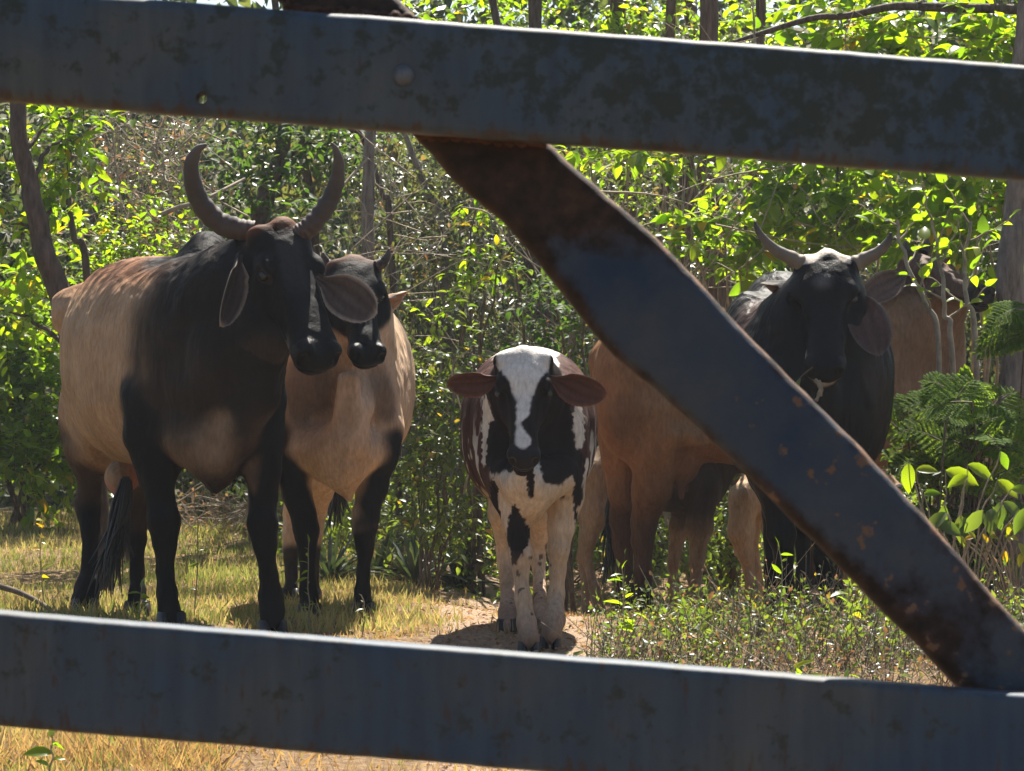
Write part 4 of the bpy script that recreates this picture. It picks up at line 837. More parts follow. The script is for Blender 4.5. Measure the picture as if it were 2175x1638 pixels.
ys = np.concatenate([np.linspace(-6, 4, 40), np.linspace(4.1, 16, 200), np.linspace(16.3, 90, 70)]); xs = np.concatenate([np.linspace(-45, -4.2, 40), np.linspace(-4, 4, 150), np.linspace(4.2, 45, 40)])
gx, gy = np.meshgrid(xs, ys)
gp = np.stack([gx.ravel(), gy.ravel(), gx.ravel() * 0], -1)
gz = ground_z(gx, gy) + (.035 * (fbm(gp, 2.2, 91) - .5) + .02 * (vnoise(gp, 9, 95) - .5)).reshape(gx.shape)
V = np.stack([gx, gy, gz], -1).reshape(-1, 3); nx = len(xs)
i = np.arange(len(ys) - 1)[:, None] * nx + np.arange(nx - 1)[None]; Fq = np.stack([i, i + 1, i + nx + 1, i + nx], -1).reshape(-1, 4)
tag(mesh_np('ground', V, Fq, ground_mat(), True, {'tint': path_mask(gx, gy).ravel(), 'cover': np.maximum(sstep(2.6, 5, np.abs(gx)), sstep(17, 21, gy)).ravel()}), kind='structure')

# ------------------------------------------------------------------ the gate in front
def rail_mat():
    m, n, l, b = newmat('gate_paint_blue'); tc = n.new('ShaderNodeTexCoord')
    uv = nd(n, 'ShaderNodeAttribute', attribute_name='uvw'); sp = n.new('ShaderNodeSeparateColor'); l.new(uv.outputs['Color'], sp.inputs[0])
    mp = nd(n, 'ShaderNodeMapping'); mp.inputs['Scale'].default_value = (26, 26, 7); l.new(tc.outputs['Object'], mp.inputs[0])
    nz = nd(n, 'ShaderNodeTexNoise', i_Scale=1.0, i_Detail=5.0); l.new(tc.outputs['Object'], nz.inputs['Vector']); nz.inputs['Scale'].default_value = 5
    r = ramp(n, [(.32, (.020, .045, .085)), (.5, (.037, .055, .077)), (.68, (.062, .068, .068))]); l.new(nz.outputs[0], r.inputs[0])
    st = nd(n, 'ShaderNodeMapping'); st.inputs['Scale'].default_value = (60, 60, 6); l.new(tc.outputs['Object'], st.inputs[0])
    ns = nd(n, 'ShaderNodeTexNoise', i_Scale=1.0, i_Detail=4.0); l.new(st.outputs[0], ns.inputs['Vector'])
    rs = ramp(n, [(.35, (.8, .8, .8)), (.7, (1.15, 1.1, 1.02))]); l.new(ns.outputs[0], rs.inputs[0])
    c = mixc(n, l, 1.0, r.outputs[0], rs.outputs[0], 'MULTIPLY')
    al = nd(n, 'ShaderNodeTexNoise', i_Scale=30.0, i_Detail=9.0, i_Roughness=.7); l.new(tc.outputs['Object'], al.inputs['Vector'])
    a2 = math_n(n, l, 'ADD', al.outputs[0], math_n(n, l, 'MULTIPLY', sp.outputs[1], .13))
    ra = ramp(n, [(.57, (0, 0, 0)), (.645, (1, 1, 1))]); l.new(a2, ra.inputs[0])
    fa = math_n(n, l, 'MULTIPLY', ra.outputs[0], .82)
    c = mixc(n, l, fa, c, (.018, .024, .014))
    ru = nd(n, 'ShaderNodeTexNoise', i_Scale=34.0, i_Detail=6.0, i_Roughness=.6); l.new(mp.outputs[0], ru.inputs['Vector']); ru.inputs['Scale'].default_value = 3
    r3 = math_n(n, l, 'ADD', ru.outputs[0], math_n(n, l, 'MULTIPLY', sp.outputs[0], .2))
    rr = ramp(n, [(.63, (0, 0, 0)), (.72, (1, 1, 1))]); l.new(r3, rr.inputs[0])
    c = mixc(n, l, math_n(n, l, 'MULTIPLY', rr.outputs[0], .7), c, (.05, .027, .017))
    l.new(c, b.inputs['Base Color']); b.inputs['Roughness'].default_value = .62; b.inputs['Specular IOR Level'].default_value = .3
    bp = nd(n, 'ShaderNodeBump', i_Strength=.35, i_Distance=.002); l.new(math_n(n, l, 'ADD', al.outputs[0], ns.outputs[0]), bp.inputs['Height']); l.new(bp.outputs[0], b.inputs['Normal'])
    return m
def brace_mat():
    m, n, l, b = newmat('gate_rusty_paint'); tc = n.new('ShaderNodeTexCoord')
    uv = nd(n, 'ShaderNodeAttribute', attribute_name='uvw'); sp = n.new('ShaderNodeSeparateColor'); l.new(uv.outputs['Color'], sp.inputs[0])
    nz = nd(n, 'ShaderNodeTexNoise', i_Scale=9.0, i_Detail=7.0, i_Roughness=.62); l.new(tc.outputs['Object'], nz.inputs['Vector'])
    n2 = nd(n, 'ShaderNodeTexNoise', i_Scale=38.0, i_Detail=6.0, i_Roughness=.6); l.new(tc.outputs['Object'], n2.inputs['Vector'])
    rust = ramp(n, [(.3, (.010, .0075, .0065)), (.5, (.027, .0165, .012)), (.7, (.06, .032, .02))]); l.new(n2.outputs[0], rust.inputs[0])
    paint = ramp(n, [(.35, (.019, .034, .060)), (.65, (.046, .054, .064))]); l.new(nz.outputs[0], paint.inputs[0])
    f = math_n(n, l, 'ADD', sp.outputs[1], math_n(n, l, 'MULTIPLY', math_n(n, l, 'SUBTRACT', math_n(n, l, 'ADD', math_n(n, l, 'MULTIPLY', nz.outputs[0], .6), math_n(n, l, 'MULTIPLY', n2.outputs[0], .4)), .5), 2.0))
    rf = ramp(n, [(.38, (0, 0, 0)), (.66, (1, 1, 1))]); l.new(f, rf.inputs[0])
    c = mixc(n, l, rf.outputs[0], rust.outputs[0], paint.outputs[0])
    f2 = math_n(n, l, 'ADD', n2.outputs[0], math_n(n, l, 'MULTIPLY', sp.outputs[0], .17))
    r2 = ramp(n, [(.77, (0, 0, 0)), (.80, (1, 1, 1))]); l.new(f2, r2.inputs[0])
    c = mixc(n, l, r2.outputs[0], c, (.13, .075, .045))
    f3 = math_n(n, l, 'ADD', sp.outputs[2], math_n(n, l, 'MULTIPLY', math_n(n, l, 'SUBTRACT', n2.outputs[0], .5), .8))
    r4 = ramp(n, [(.5, (0, 0, 0)), (.62, (1, 1, 1))]); l.new(f3, r4.inputs[0])
    c = mixc(n, l, r4.outputs[0], c, (.17, .09, .05))
    l.new(c, b.inputs['Base Color']); b.inputs['Roughness'].default_value = .75; b.inputs['Specular IOR Level'].default_value = .2
    bp = nd(n, 'ShaderNodeBump', i_Strength=.7, i_Distance=.004); l.new(math_n(n, l, 'ADD', n2.outputs[0], nz.outputs[0]), bp.inputs['Height']); l.new(bp.outputs[0], b.inputs['Normal'])
    return m
M['rail'] = rail_mat(); M['brace'] = brace_mat()
def plank(name, top, bot, D, depth, rad, mat, parent, nseg=160, wob=.0008, uvfn=None, seed=0):
    """steel bar whose front outline runs between two edge lines given in image columns at depth D"""
    A, B = catmull(np.array([W(*p, D) for p in top]), nseg), catmull(np.array([W(*p, D) for p in bot]), nseg)
    prof = []                                            # rounded rectangle: v from -1..1 along A-B, w = depth
    for cxs, cys, a0 in ((1, 0, -90), (1, 1, 0), (-1, 1, 90), (-1, 0, 180)):
        for k in range(5):
            a = math.radians(a0 + k * 22.5); prof.append((cxs, cys, math.cos(a), math.sin(a)))
    fr = np.linspace(-1, 1, 18)[1:-1]; V = []; UV = []
    for s in range(nseg):
        a, bb = A[s], B[s]; mid = (a + bb) / 2; up = a - bb; hgt = np.linalg.norm(up); up = up / hgt; hh = hgt / 2
        j1 = wob * 2 * (vnoise(a[None], 14, seed)[0] - .5) + wob * 1.6 * (vnoise(a[None], 45, seed + 3)[0] - .5); j2 = wob * 2 * (vnoise(bb[None], 14, seed + 9)[0] - .5) + wob * 1.6 * (vnoise(bb[None], 45, seed + 5)[0] - .5)
        for cxs, cys, c, q in prof:
            v = cxs * (hh - rad) + rad * c + (j1 if cxs > 0 else j2); wv = (rad if cys == 0 else depth - rad) + rad * q
            V.append(mid + up * v + np.array([0, wv, 0])); UV.append(uvfn(s / (nseg - 1), v / hh) if uvfn else (0, 0, 0))
        for q in fr:
            v = q * (hh - rad) + (j1 * max(q, 0) + j2 * max(-q, 0)); V.append(mid + up * v + np.array([0, wob * 1.2 * (vnoise((mid + up * v)[None], 20, seed + 7)[0] - .5) * (1 - q * q), 0])); UV.append(uvfn(s / (nseg - 1), v / hh))
    k = len(prof) + len(fr); V = np.array(V)
    i = np.arange(nseg - 1)[:, None] * k; j = np.arange(k)[None]; j2 = (j + 1) % k
    F = np.stack([i + j, i + j2, i + k + j2, i + k + j], -1).reshape(-1, 4)
    c0, c1 = V[:k].mean(0), V[-k:].mean(0); n = len(V); V = np.vstack([V, c0, c1]); UV += [UV[0], UV[-1]]
    caps = np.array([[n, (q + 1) % k, q] for q in range(k)] + [[n + 1, (nseg - 1) * k + q, (nseg - 1) * k + (q + 1) % k] for q in range(k)])
    o = mesh_np(name, V, [F, caps], mat, True, {'uvw': np.array(UV)}, parent)
    return o
gate = thing('metal_gate', 'weathered blue steel gate with two rails and a rusty diagonal brace', 'gate', (0, 3.0, float(ground_z(0, 3.0))))
def edge(x0, y0, x1, y1, xs): return [(x, y0 + (y1 - y0) * (x - x0) / (x1 - x0)) for x in xs]
XR = (-2600, -1500, -400, 0, 700, 1400, 2175, 3300, 4400)
rail1 = plank('top_rail', edge(0, -28, 2175, 137, XR), edge(0, 213, 2175, 380, XR), 3.0, .042, .0115, M['rail'], gate, 260, .0006,
      lambda s, v: (float(sstep(-.6, -1, v)) * .8, float(.55 + .6 * sstep(.52, .62, s) - .9 * sstep(.4, .8, abs(v * .5 - .25))) * .9 - .1, 0), 3)
rail2 = plank('bottom_rail', edge(0, 1303, 2175, 1476, XR), edge(0, 1545, 2175, 1727, XR), 3.0, .040, .008, M['rail'], gate, 260, .0006,
      lambda s, v: (float(.35 + .6 * sstep(-.6, -1, v)) * .8, .12, 0), 13)
UR = [(395, -440), (620, -222), (850, -3), (1165, 303), (1275, 398), (1370, 482), (1500, 612), (1600, 720), (1740, 858), (1900, 1022), (2050, 1192), (2175, 1332), (2420, 1600)]
LL = [(130, -440), (360, -222), (590, -3), (872, 283), (975, 392), (1085, 492), (1190, 618), (1290, 738), (1420, 852), (1590, 1012), (1760, 1182), (1885, 1310), (2140, 1568)]
def buv(s, v):
    spk = float(sstep(.45, .75, s)); blue = float(sstep(.36, .50, s)) * (1 - float(sstep(.45, 1.25, abs(v - .05)))) * .85 + .14 * float(sstep(.3, .5, s))
    edge_ = float(sstep(.86, .97, v)) * .6 + float(sstep(-.93, -.99, v)) * .4
    return (spk, blue * (1 - .45 * float(sstep(.72, .85, s))), edge_)
plank('diagonal_brace', UR, LL, 3.055, .046, .020, M['brace'], gate, 300, .0022, buv, 23)
for xs in (-2500, 4300):
    p = W(xs, 0, 3.07); V, Fq = tube([np.array([p[0], 3.075, float(ground_z(p[0], 3.07)) + .05]), np.array([p[0], 3.075, 1.62])], .03, 12); pass
    t = MB(); t.add(V, Fq); t.build('stile', M['rail'], gate)
M['weld'] = simple('rusty_weld', (.07, .034, .02), .8, .5, 60, .2, .9, .004)
for a, c_, Dw in ((W(880, 287, 3.05), W(1160, 308, 3.05), 0), (W(600, 14, 3.048), W(885, 38, 3.048), 0), (W(2040, 1464, 3.047), W(2178, 1475, 3.047), 0)):
    P = a + np.linspace(0, 1, 70)[:, None] * (c_ - a); P[:, 2] += .0012 * np.sin(np.arange(70) * 1.1) + rng.normal(0, .0004, 70); V, Fq = tube(P, .0035 + .0012 * np.sin(np.arange(70) * .9) + rng.normal(0, .0003, 70), 8); t = MB(); t.add(V, Fq); t.build('weld', M['weld'], gate)
# bolt head and drilled hole on the top rail
b = bmesh.new(); bmesh.ops.create_uvsphere(b, u_segments=20, v_segments=12, radius=.0112)
for f in b.faces: f.smooth = True
for v in b.verts: v.co.y *= .55
me = bpy.data.meshes.new('bolt_head'); b.to_mesh(me); b.free()
M['bolt'] = simple('bolt_worn', (.07, .075, .085), .5, .4, 90, .4, .4, .002); me.materials.append(M['bolt'])
bo = link('bolt_head', me, gate); bo.location = Vector(W(857, 160, 2.999))
mb = bpy.data.meshes.new('cut'); b = bmesh.new(); bmesh.ops.create_cone(b, cap_ends=True, segments=20, radius1=.0058, radius2=.0058, depth=.3, matrix=Matrix.Translation(Vector(W(432, 211, 3.02))) @ Matrix.Rotation(math.radians(90), 4, 'X')); b.to_mesh(mb); b.free()
co = bpy.data.objects.new('cut', mb); COL.objects.link(co)
md = rail1.modifiers.new('hole', 'BOOLEAN'); md.object = co; md.operation = 'DIFFERENCE'; md.solver = 'EXACT'
dg = bpy.context.evaluated_depsgraph_get(); nm = bpy.data.meshes.new_from_object(rail1.evaluated_get(dg)); rail1.modifiers.clear(); nm.name = 'top_rail'; nm.set_sharp_from_angle(angle=math.radians(40)); rail1.data = nm
bpy.data.objects.remove(co)
# ------------------------------------------------------------------ plants
def leaf_tpl(wd=.42, fold=.2, droop=.25, st=(0, .12, .32, .58, .82, 1), wv=(.06, .55, .95, 1.0, .55, .0)):
    V = []; F = []
    for t, q in zip(st, wv):
        hw = wd * q * .5; z0 = -droop * t * t
        V += [(-hw, t, z0 + fold * hw), (0, t, z0), (hw, t, z0 + fold * hw)]
    for k in range(len(st) - 1):
        a = k * 3; F += [(a, a + 1, a + 4, a + 3), (a + 1, a + 2, a + 5, a + 4)]
    return np.array(V), np.array(F)
TPL = {'heart': leaf_tpl(.62, .3, .28, wv=(.25, .85, 1, .85, .45, .0)), 'oval': leaf_tpl(.48, .35, .3), 'lance': leaf_tpl(.26, .4, .35),
       'small': (np.array([(0, 0, 0), (-.26, .45, .08), (.26, .45, .08), (0, 1, -.12), (0, .5, 0.)]), np.array([(0, 4, 1), (0, 2, 4), (1, 4, 3), (4, 2, 3)])),
       'blade': (np.array([(-.5, 0, 0), (.5, 0, 0), (-.38, .5, .0), (.38, .5, .0), (0, 1, 0.)]), np.array([(0, 1, 3), (0, 3, 2), (2, 3, 4)]))}
def frames(d, n):
    d = d / (np.linalg.norm(d, axis=1)[:, None] + 1e-9); n = n - d * (n * d).sum(1)[:, None]; n = n / (np.linalg.norm(n, axis=1)[:, None] + 1e-9)
    return np.cross(d, n), d, n
def scatter(kind, pos, d, n, size, width=None):
    T, F = TPL[kind]; x, y, z = frames(d, n); size = np.asarray(size)[:, None, None]; wx = size if width is None else np.asarray(width)[:, None, None]
    V = pos[:, None, :] + wx * T[None, :, 0:1] * x[:, None, :] + size * (T[None, :, 1:2] * y[:, None, :] + T[None, :, 2:3] * z[:, None, :])
    Fa = (np.arange(len(pos))[:, None, None] * len(T) + F[None]).reshape(-1, F.shape[1])
    return V.reshape(-1, 3), Fa, len(T)
def scatter_obj(name, kind, pos, d, n, size, mat, tint=None, parent=None, knd='stuff', width=None, label=None):
    V, F, k = scatter(kind, pos, d, n, size, width)
    tint = rng.random(len(pos)) * .999 if tint is None else tint
    o = mesh_np(name, V, F, mat, kind not in ('small', 'blade'), {'tint': np.repeat(tint, k)}, parent)
    if knd: o['kind'] = knd
    if label: o['label'] = label
    return o
LEAFMESH = {}
def leaf_mesh(kind, mat):
    key = (kind, mat.name)
    if key not in LEAFMESH:
        T, F = TPL[kind]; me = mesh_np('leaf', T, F, mat, True, {'tint': np.zeros(len(T))}); LEAFMESH[key] = me.data; bpy.data.objects.remove(me)
    return LEAFMESH[key]
def rand_dirs(n, up=.2):
    d = rng.normal(0, 1, (n, 3)); d /= np.linalg.norm(d, axis=1)[:, None]; d[:, 2] += up; return d / np.linalg.norm(d, axis=1)[:, None]
class Plant:
    def __init__(s, name, label, cat, base, group=None):
        s.root = thing(name, label, cat, base, group); s.base = np.asarray(base, float); s.wood = []; s.tw = MB(); s.L = []
    def stem(s, pts, r0, r1, n=14, name='branch', mat='twig_dark', jit=.009, sides=7, keep=True):
        P = catmull(np.array(pts, float), n); P[1:] += rng.normal(0, jit, (n - 1, 3)) * np.linspace(.3, 1, n - 1)[:, None]; P = catmull(P, n * 2)
        V, F = tube(P, np.linspace(r0, r1, n * 2), sides); b = MB(); b.add(V, F, .5); b.build(name, M[mat], s.root)
        if keep: s.wood.append(P)
        return P
    def cluster(s, c, r, nspray, nleaf, size, up=.25, spread=1.0, droop=.2, twr=.0022, flat=.6, length=None):
        c = np.asarray(c, float)
        for k in range(nspray):
            st = c + rand_dirs(1, 0)[0] * r * rng.random() ** .5 * .75 * np.array([1, 1, .8]); d = rand_dirs(1, up)[0]
            if rng.random() < .6: d = unit(d + .8 * unit(st - c + 1e-6))
            Ls = (length or r * 1.1) * rng.uniform(.5, 1.1); bend = rng.normal(0, .25, 3) - np.array([0, 0, droop])
            t = np.linspace(0, 1, 7)[:, None]; P = st + d * Ls * t + bend * Ls * .5 * t * t
            V, F = tube(P, np.linspace(twr * 1.2, twr * .35, 7), 3); s.tw.add(V, F, .5)
            s.along(P, nleaf, size, flat)
    def along(s, P, nleaf, size, flat=.6, pair=False, ang=.9):
        n = len(P); side = rng.normal(0, 1, 3)
        T = np.gradient(P, axis=0)
        for q in range(nleaf):
            f = (q + .6) / nleaf * (n - 1); i = min(int(f), n - 2); pos = P[i] + (P[i + 1] - P[i]) * (f - i); td = unit(T[i])
            up = unit(np.array([0, 0, 1.]) + rng.normal(0, 1 - flat, 3) * .9); sv = np.cross(td, up); sv = unit(sv)
            sg = 1 if q % 2 else -1
            d = unit(td * rng.uniform(.3, .9) + sv * sg * ang + rng.normal(0, .28, 3) - np.array([0, 0, .15]))
            if q == nleaf - 1: d = unit(td + rng.normal(0, .2, 3))
            s.L.append((pos, d, up, size * (.38 + .85 * rng.random() ** 1.2)))
    def done(s, kind, mat, n_ind=0, twmat='twig_dark', fol='foliage'):
        if s.tw.V: s.tw.build('twigs', M[twmat], s.root)['kind'] = 'stuff'
        if not s.L: return s.root
        pos, d, n, sz = [np.array(x) for x in zip(*s.L)]
        order = np.argsort(-(sz / pos[:, 1]) * (1 + .25 * rng.random(len(sz))))
        sx = pos[:, 0] / pos[:, 1] * FPX + CX; sy = HY - (pos[:, 2] - CAMZ) / pos[:, 1] * FPX
        vis = (sx > -40) & (sx < 2215) & (sy > -40) & (sy < 1680)
        if n_ind:
            pick = [q for q in order if vis[q]][:n_ind]; me = leaf_mesh(kind, M[mat]); x, y, z = frames(d[pick], n[pick])
            for q, a, b_, c_ in zip(pick, x, y, z):
                o = bpy.data.objects.new('leaf', me); COL.objects.link(o); o.parent = s.root; s_ = sz[q]
                mw = Matrix(((a[0] * s_, b_[0] * s_, c_[0] * s_, pos[q][0]), (a[1] * s_, b_[1] * s_, c_[1] * s_, pos[q][1]), (a[2] * s_, b_[2] * s_, c_[2] * s_, pos[q][2]), (0, 0, 0, 1)))
                o.matrix_parent_inverse = Matrix.Translation(-Vector(s.root.location)); o.matrix_basis = mw
            rest = np.setdiff1d(np.arange(len(sz)), pick)
        else: rest = np.arange(len(sz))
        if len(rest): scatter_obj(fol, kind, pos[rest], d[rest], n[rest], sz[rest], M[mat], parent=s.root)
        return s.root
def shrub(name, label, base, clusters, nspray, nleaf, size, kind, mat, n_ind=0, group=None, stem_r=.012, stemmat='twig_dark', cat='shrub', **kw):
    bp = G(*base); p = Plant(name, label, cat, bp, group)
    for (px, py, D, r) in clusters:
        c = W(px, py, D); mid = bp * .45 + c * .55 + np.array([rng.normal(0, .06), rng.normal(0, .06), .08])
        p.stem([bp + np.array([rng.normal(0, .04), rng.normal(0, .04), -.03]), mid, c], stem_r, stem_r * .35, mat=stemmat)
        p.cluster(c, r, int(nspray * (r / .3) ** 2), nleaf, size, **kw)
    return p.done(kind, mat, n_ind, stemmat)
def tree(name, label, pts, D, r0, bark, crown=(), leaf=.06, kind=None, mat='leaf_mid', group=None, nspray=26, nleaf=11, limbs=3, n_ind=0, vis=()):
    """pts: image columns of the trunk from the bottom up; crown: (dx, dy, z, radius) round the trunk top; vis: leafy clusters in view"""
    bp = G(pts[0][0], D); P = [bp - np.array([0, 0, .1])] + [W(x, y, D) for x, y in pts[1:]]
    top = P[-1] + np.array([(P[-1] - P[-2])[0] * .4, .1, 1.6]); P.append(top)
    p = Plant(name, label, 'tree', bp, group); r = r0 * D / FPX
    tr = p.stem(P, r * 1.15, r * .5, 22, 'trunk', bark, min(.012, r * .22), 12)
    for (dx, dy, z, cr) in crown:
        c = np.array([top[0] + dx, top[1] + dy, z]); p.stem([tr[int(len(tr) * .75)], (tr[-3] + c) / 2, c], r * .4, r * .12, mat=bark)
        p.cluster(c, cr, int(nspray * cr / .6), nleaf, leaf, length=cr * .7)
    for (px, py, Dc, cr) in vis:
        c = W(px, py, Dc); k = tr[np.argmin(np.abs(tr[:, 2] - c[2] + .2))]; p.stem([k, (k + c) / 2 + np.array([0, 0, .06]), c], r * .25, .004, mat=bark)
        p.cluster(c, cr, int(nspray * (cr / .3) ** 2 * .6), nleaf, leaf)
    return p.done(kind or ('oval' if vis else 'small'), mat, n_ind, 'twig_dark', 'crown')
# ------------------------------------------------------------------ trees
tree('tree', 'leaning grey-brown tree trunk at the left edge, behind the big horned cow', [(208, 0), (196, 960), (150, 700), (112, 590), (84, 480), (58, 380), (36, 230), (20, 60)], 12.3, 27, 'bark_dark',
     [(-.3, -.6, 4.6, .6), (1.45, .0, 4.75, .65)], nspray=40, mat='leaf_bright', vis=[(130, 300, 12.5, .26), (30, 470, 12.4, .24), (170, 250, 12.7, .22), (125, 430, 12.6, .2), (10, 330, 12.6, .25), (90, 600, 12.9, .24), (0, 660, 12.6, .25)], leaf=.075, n_ind=90)  # second crown cluster added out of view to shade the horned cow
tree('slender_tree', 'slender dark curved stem right of the leaning trunk', [(230, 0), (185, 590), (160, 510), (148, 440), (142, 360), (150, 240)], 13.2, 8, 'bark_dark', [(.1, -.4, 3.9, .5)], mat='leaf_mid', nspray=14)
tree('straight_tree', 'straight grey trunk rising behind the black-faced tan cow', [(776, 0), (778, 700), (782, 450), (790, 250), (800, 60)], 14.6, 15, 'bark_grey', [(-.7, .3, 5.2, .6), (.6, -.2, 5.6, .6)], mat='leaf_mid')
tree('crooked_tree', 'crooked dark trunk seen between the tall horns', [(552, 0), (548, 560), (560, 430), (592, 350), (606, 270), (612, 120)], 16.4, 21, 'bark_dark', [(-.6, -.2, 5.4, .6), (.7, 0, 5.8, .6)], mat='leaf_dark', vis=[(545, 330, 16.1, .3), (640, 330, 16.3, .35), (520, 400, 15.9, .25), (600, 440, 15.7, .3), (690, 300, 16.2, .3)], leaf=.07)
tree('thin_tree', 'thin dark trunk beside the crooked one, between the horns', [(672, 0), (668, 520), (655, 400), (640, 290), (640, 120)], 17.2, 11, 'bark_dark', [(.3, -.3, 5.2, .7)], mat='leaf_dark')
tree('leaning_sapling', 'thin sapling leaning left, left of the rusty brace top', [(975, 0), (940, 520), (905, 410), (868, 300), (840, 180)], 15.4, 8, 'bark_grey', [(-.2, -.4, 4.4, .5)], mat='leaf_far', nspray=14)
tree('leaning_pole_tree', 'bare leaning stem touching the straight trunk', [(852, 0), (830, 500), (812, 410), (770, 290), (730, 200)], 15.0, 7, 'bark_dark', [(-.3, .2, 4.6, .5)], mat='leaf_far', nspray=12)
for q, (x, D, r, lean, lb) in enumerate([(1510, 15.2, 34, -6, 'broad reddish trunk in shade left of the black cow\'s horn'), (1600, 14.4, 13, 14, 'slim reddish pole trunk just above the black cow\'s left horn tip'), (1330, 16.2, 20, -10, 'reddish trunk just right of the rusty brace, under the top rail'), (1415, 15.8, 13, 6, 'narrow reddish trunk between two broader ones above the brace'), (1460, 16.6, 24, 10, 'shaded reddish trunk partly hidden behind the broad one')]):
    tree('tree', lb, [(x - lean * 3, 0), (x - lean * 2, 700), (x - lean, 520), (x, 380), (x + lean, 200)], D, r, 'bark_red', [(.2 - .3 * (q % 3), .2, 5.4 + .3 * q, .45)], mat='leaf_mid', group='reddish trunks behind the brace', nspray=10)
tree('tree', 'rough grey trunk at the right edge of the picture', [(2160, 0), (2150, 1000), (2155, 760), (2150, 560), (2165, 380), (2175, 100)], 11.6, 36, 'bark_grey', [(.9, .6, 5.2, .6)], mat='leaf_mid')
tree('dark_tree', 'dark trunk in deep shade above the spotted calf', [(1150, 0), (1150, 700), (1138, 600), (1130, 480)], 15.6, 26, 'bark_dark', [(.1, 0, 4.5, .9), (-.9, .2, 4.8, .8)], mat='leaf_dark', nspray=44)  # unseen crowns made larger to cast shade on the middle shrubs
# ------------------------------------------------------------------ shrubs on the right
RS = 'sunlit broadleaf shrubs on the right'
shrub('broadleaf_shrub', 'broadleaf shrub with bright heart-shaped leaves directly above the black cow\'s horns', (1760, 13.3), [(1650, 400, 13.1, .26), (1740, 380, 13.2, .3), (1840, 420, 13.0, .28), (1720, 480, 13.1, .26), (1800, 500, 12.9, .22), (1880, 490, 12.9, .22), (1680, 330, 13.3, .25), (1790, 310, 13.3, .26), (1640, 560, 13.4, .2)], 26, 9, .082, 'heart', 'leaf_bright', 130, RS, stemmat='twig', flat=.5)
shrub('broadleaf_shrub', 'broadleaf shrub filling the upper right corner over the top rail', (2080, 13.0), [(1880, 80, 12.8, .3), (1990, 60, 12.6, .3), (2090, 90, 12.5, .28), (2160, 60, 12.4, .3), (2020, 130, 12.7, .25), (1780, 40, 13.0, .28), (1700, 90, 13.2, .25)], 22, 9, .09, 'heart', 'leaf_bright', 110, RS, stemmat='twig', flat=.5)
shrub('broadleaf_shrub', 'broadleaf shrub between the black cow and the right edge, below the top rail', (2080, 12.6), [(1960, 430, 12.5, .26), (2050, 400, 12.3, .26), (2130, 430, 12.2, .24), (2010, 490, 12.4, .24), (2100, 520, 12.3, .22), (2160, 380, 12.4, .25), (1920, 520, 12.5, .18)], 22, 9, .082, 'heart', 'leaf_bright', 90, RS, stemmat='twig', flat=.5)
shrub('leafy_branch', 'arching leafy spray left of the black cow\'s left horn', (1650, 13.6), [(1470, 480, 12.9, .17), (1540, 490, 12.9, .17), (1590, 530, 12.9, .14), (1560, 570, 12.9, .14), (1430, 510, 13.0, .14)], 34, 7, .075, 'heart', 'leaf_bright', 60, stemmat='twig', flat=.5, droop=.4)
shrub('yellowing_shrub', 'yellowing fine-leaved shrub behind the top rail, upper middle', (1200, 16.5), [(920, 40, 16.4, .4), (1030, 60, 16.2, .4), (1130, 30, 16.5, .4), (1240, 70, 16.3, .42), (1340, 60, 16.2, .4), (1430, 110, 16.0, .4), (1560, 60, 15.8, .4)], 16, 11, .065, 'oval', 'leaf_bright', 60, stemmat='twig', flat=.4)
shrub('yellow_tuft', 'small tuft of bright yellow leaves above the middle of the top rail', (1790, 13.6), [(1790, 70, 12.9, .11)], 70, 8, .06, 'oval', 'leaf_yellow', 20)
shrub('yellowing_shrub', 'thin yellow-green shrub under the top rail right of the brace', (1330, 15.0), [(1260, 370, 14.6, .3), (1340, 350, 14.5, .3), (1420, 380, 14.6, .3), (1300, 450, 14.8, .25), (1500, 360, 14.4, .3), (1560, 420, 14.6, .22)], 14, 9, .05, 'oval', 'leaf_bright', 40, stemmat='twig', flat=.4)
shrub('vine', 'heart-leaved vine hanging just below the top rail', (1450, 14.4), [(1330, 335, 13.9, .12), (1400, 330, 13.9, .14), (1250, 330, 13.9, .1)], 40, 6, .085, 'heart', 'leaf_bright', 25, stemmat='twig', droop=.6)
# pale forked stems in front of the brown cow's head
for lb, pts in (('pale crooked stem in front of the brown cow\'s neck, left one', [(1975, 1000), (1995, 760), (1962, 640), (1925, 560), (1905, 470)]), ('pale forked stem in front of the brown cow\'s face', [(2035, 1000), (2022, 752), (2008, 660), (1998, 560), (1980, 470)]), ('pale grey stem right of the brown cow\'s face', [(2070, 1000), (2072, 740), (2055, 640), (2048, 560), (2060, 470)])):
    D = 11.0; p = Plant('sapling', lb, 'sapling', G(pts[0][0], D), 'pale saplings in front of the brown cow')
    tr = p.stem([p.base] + [W(x, y, D + .03 * k) for k, (x, y) in enumerate(pts[1:])], .013, .006, 18, 'stem', 'twig', .006)
    for k in (14, 20, 26, 31, 34):
        d = unit(np.array([rng.normal(0, 1), rng.normal(0, .5), .9])); tip = tr[k] + d * .22; br = p.stem([tr[k], tr[k] + d * .1 + np.array([0, 0, -.01]), tip], .005, .002, 8, 'branch', 'twig', .006, 5); p.along(br[4:], 4, .07, .5)
    p.done('heart', 'leaf_bright', 12, 'twig')
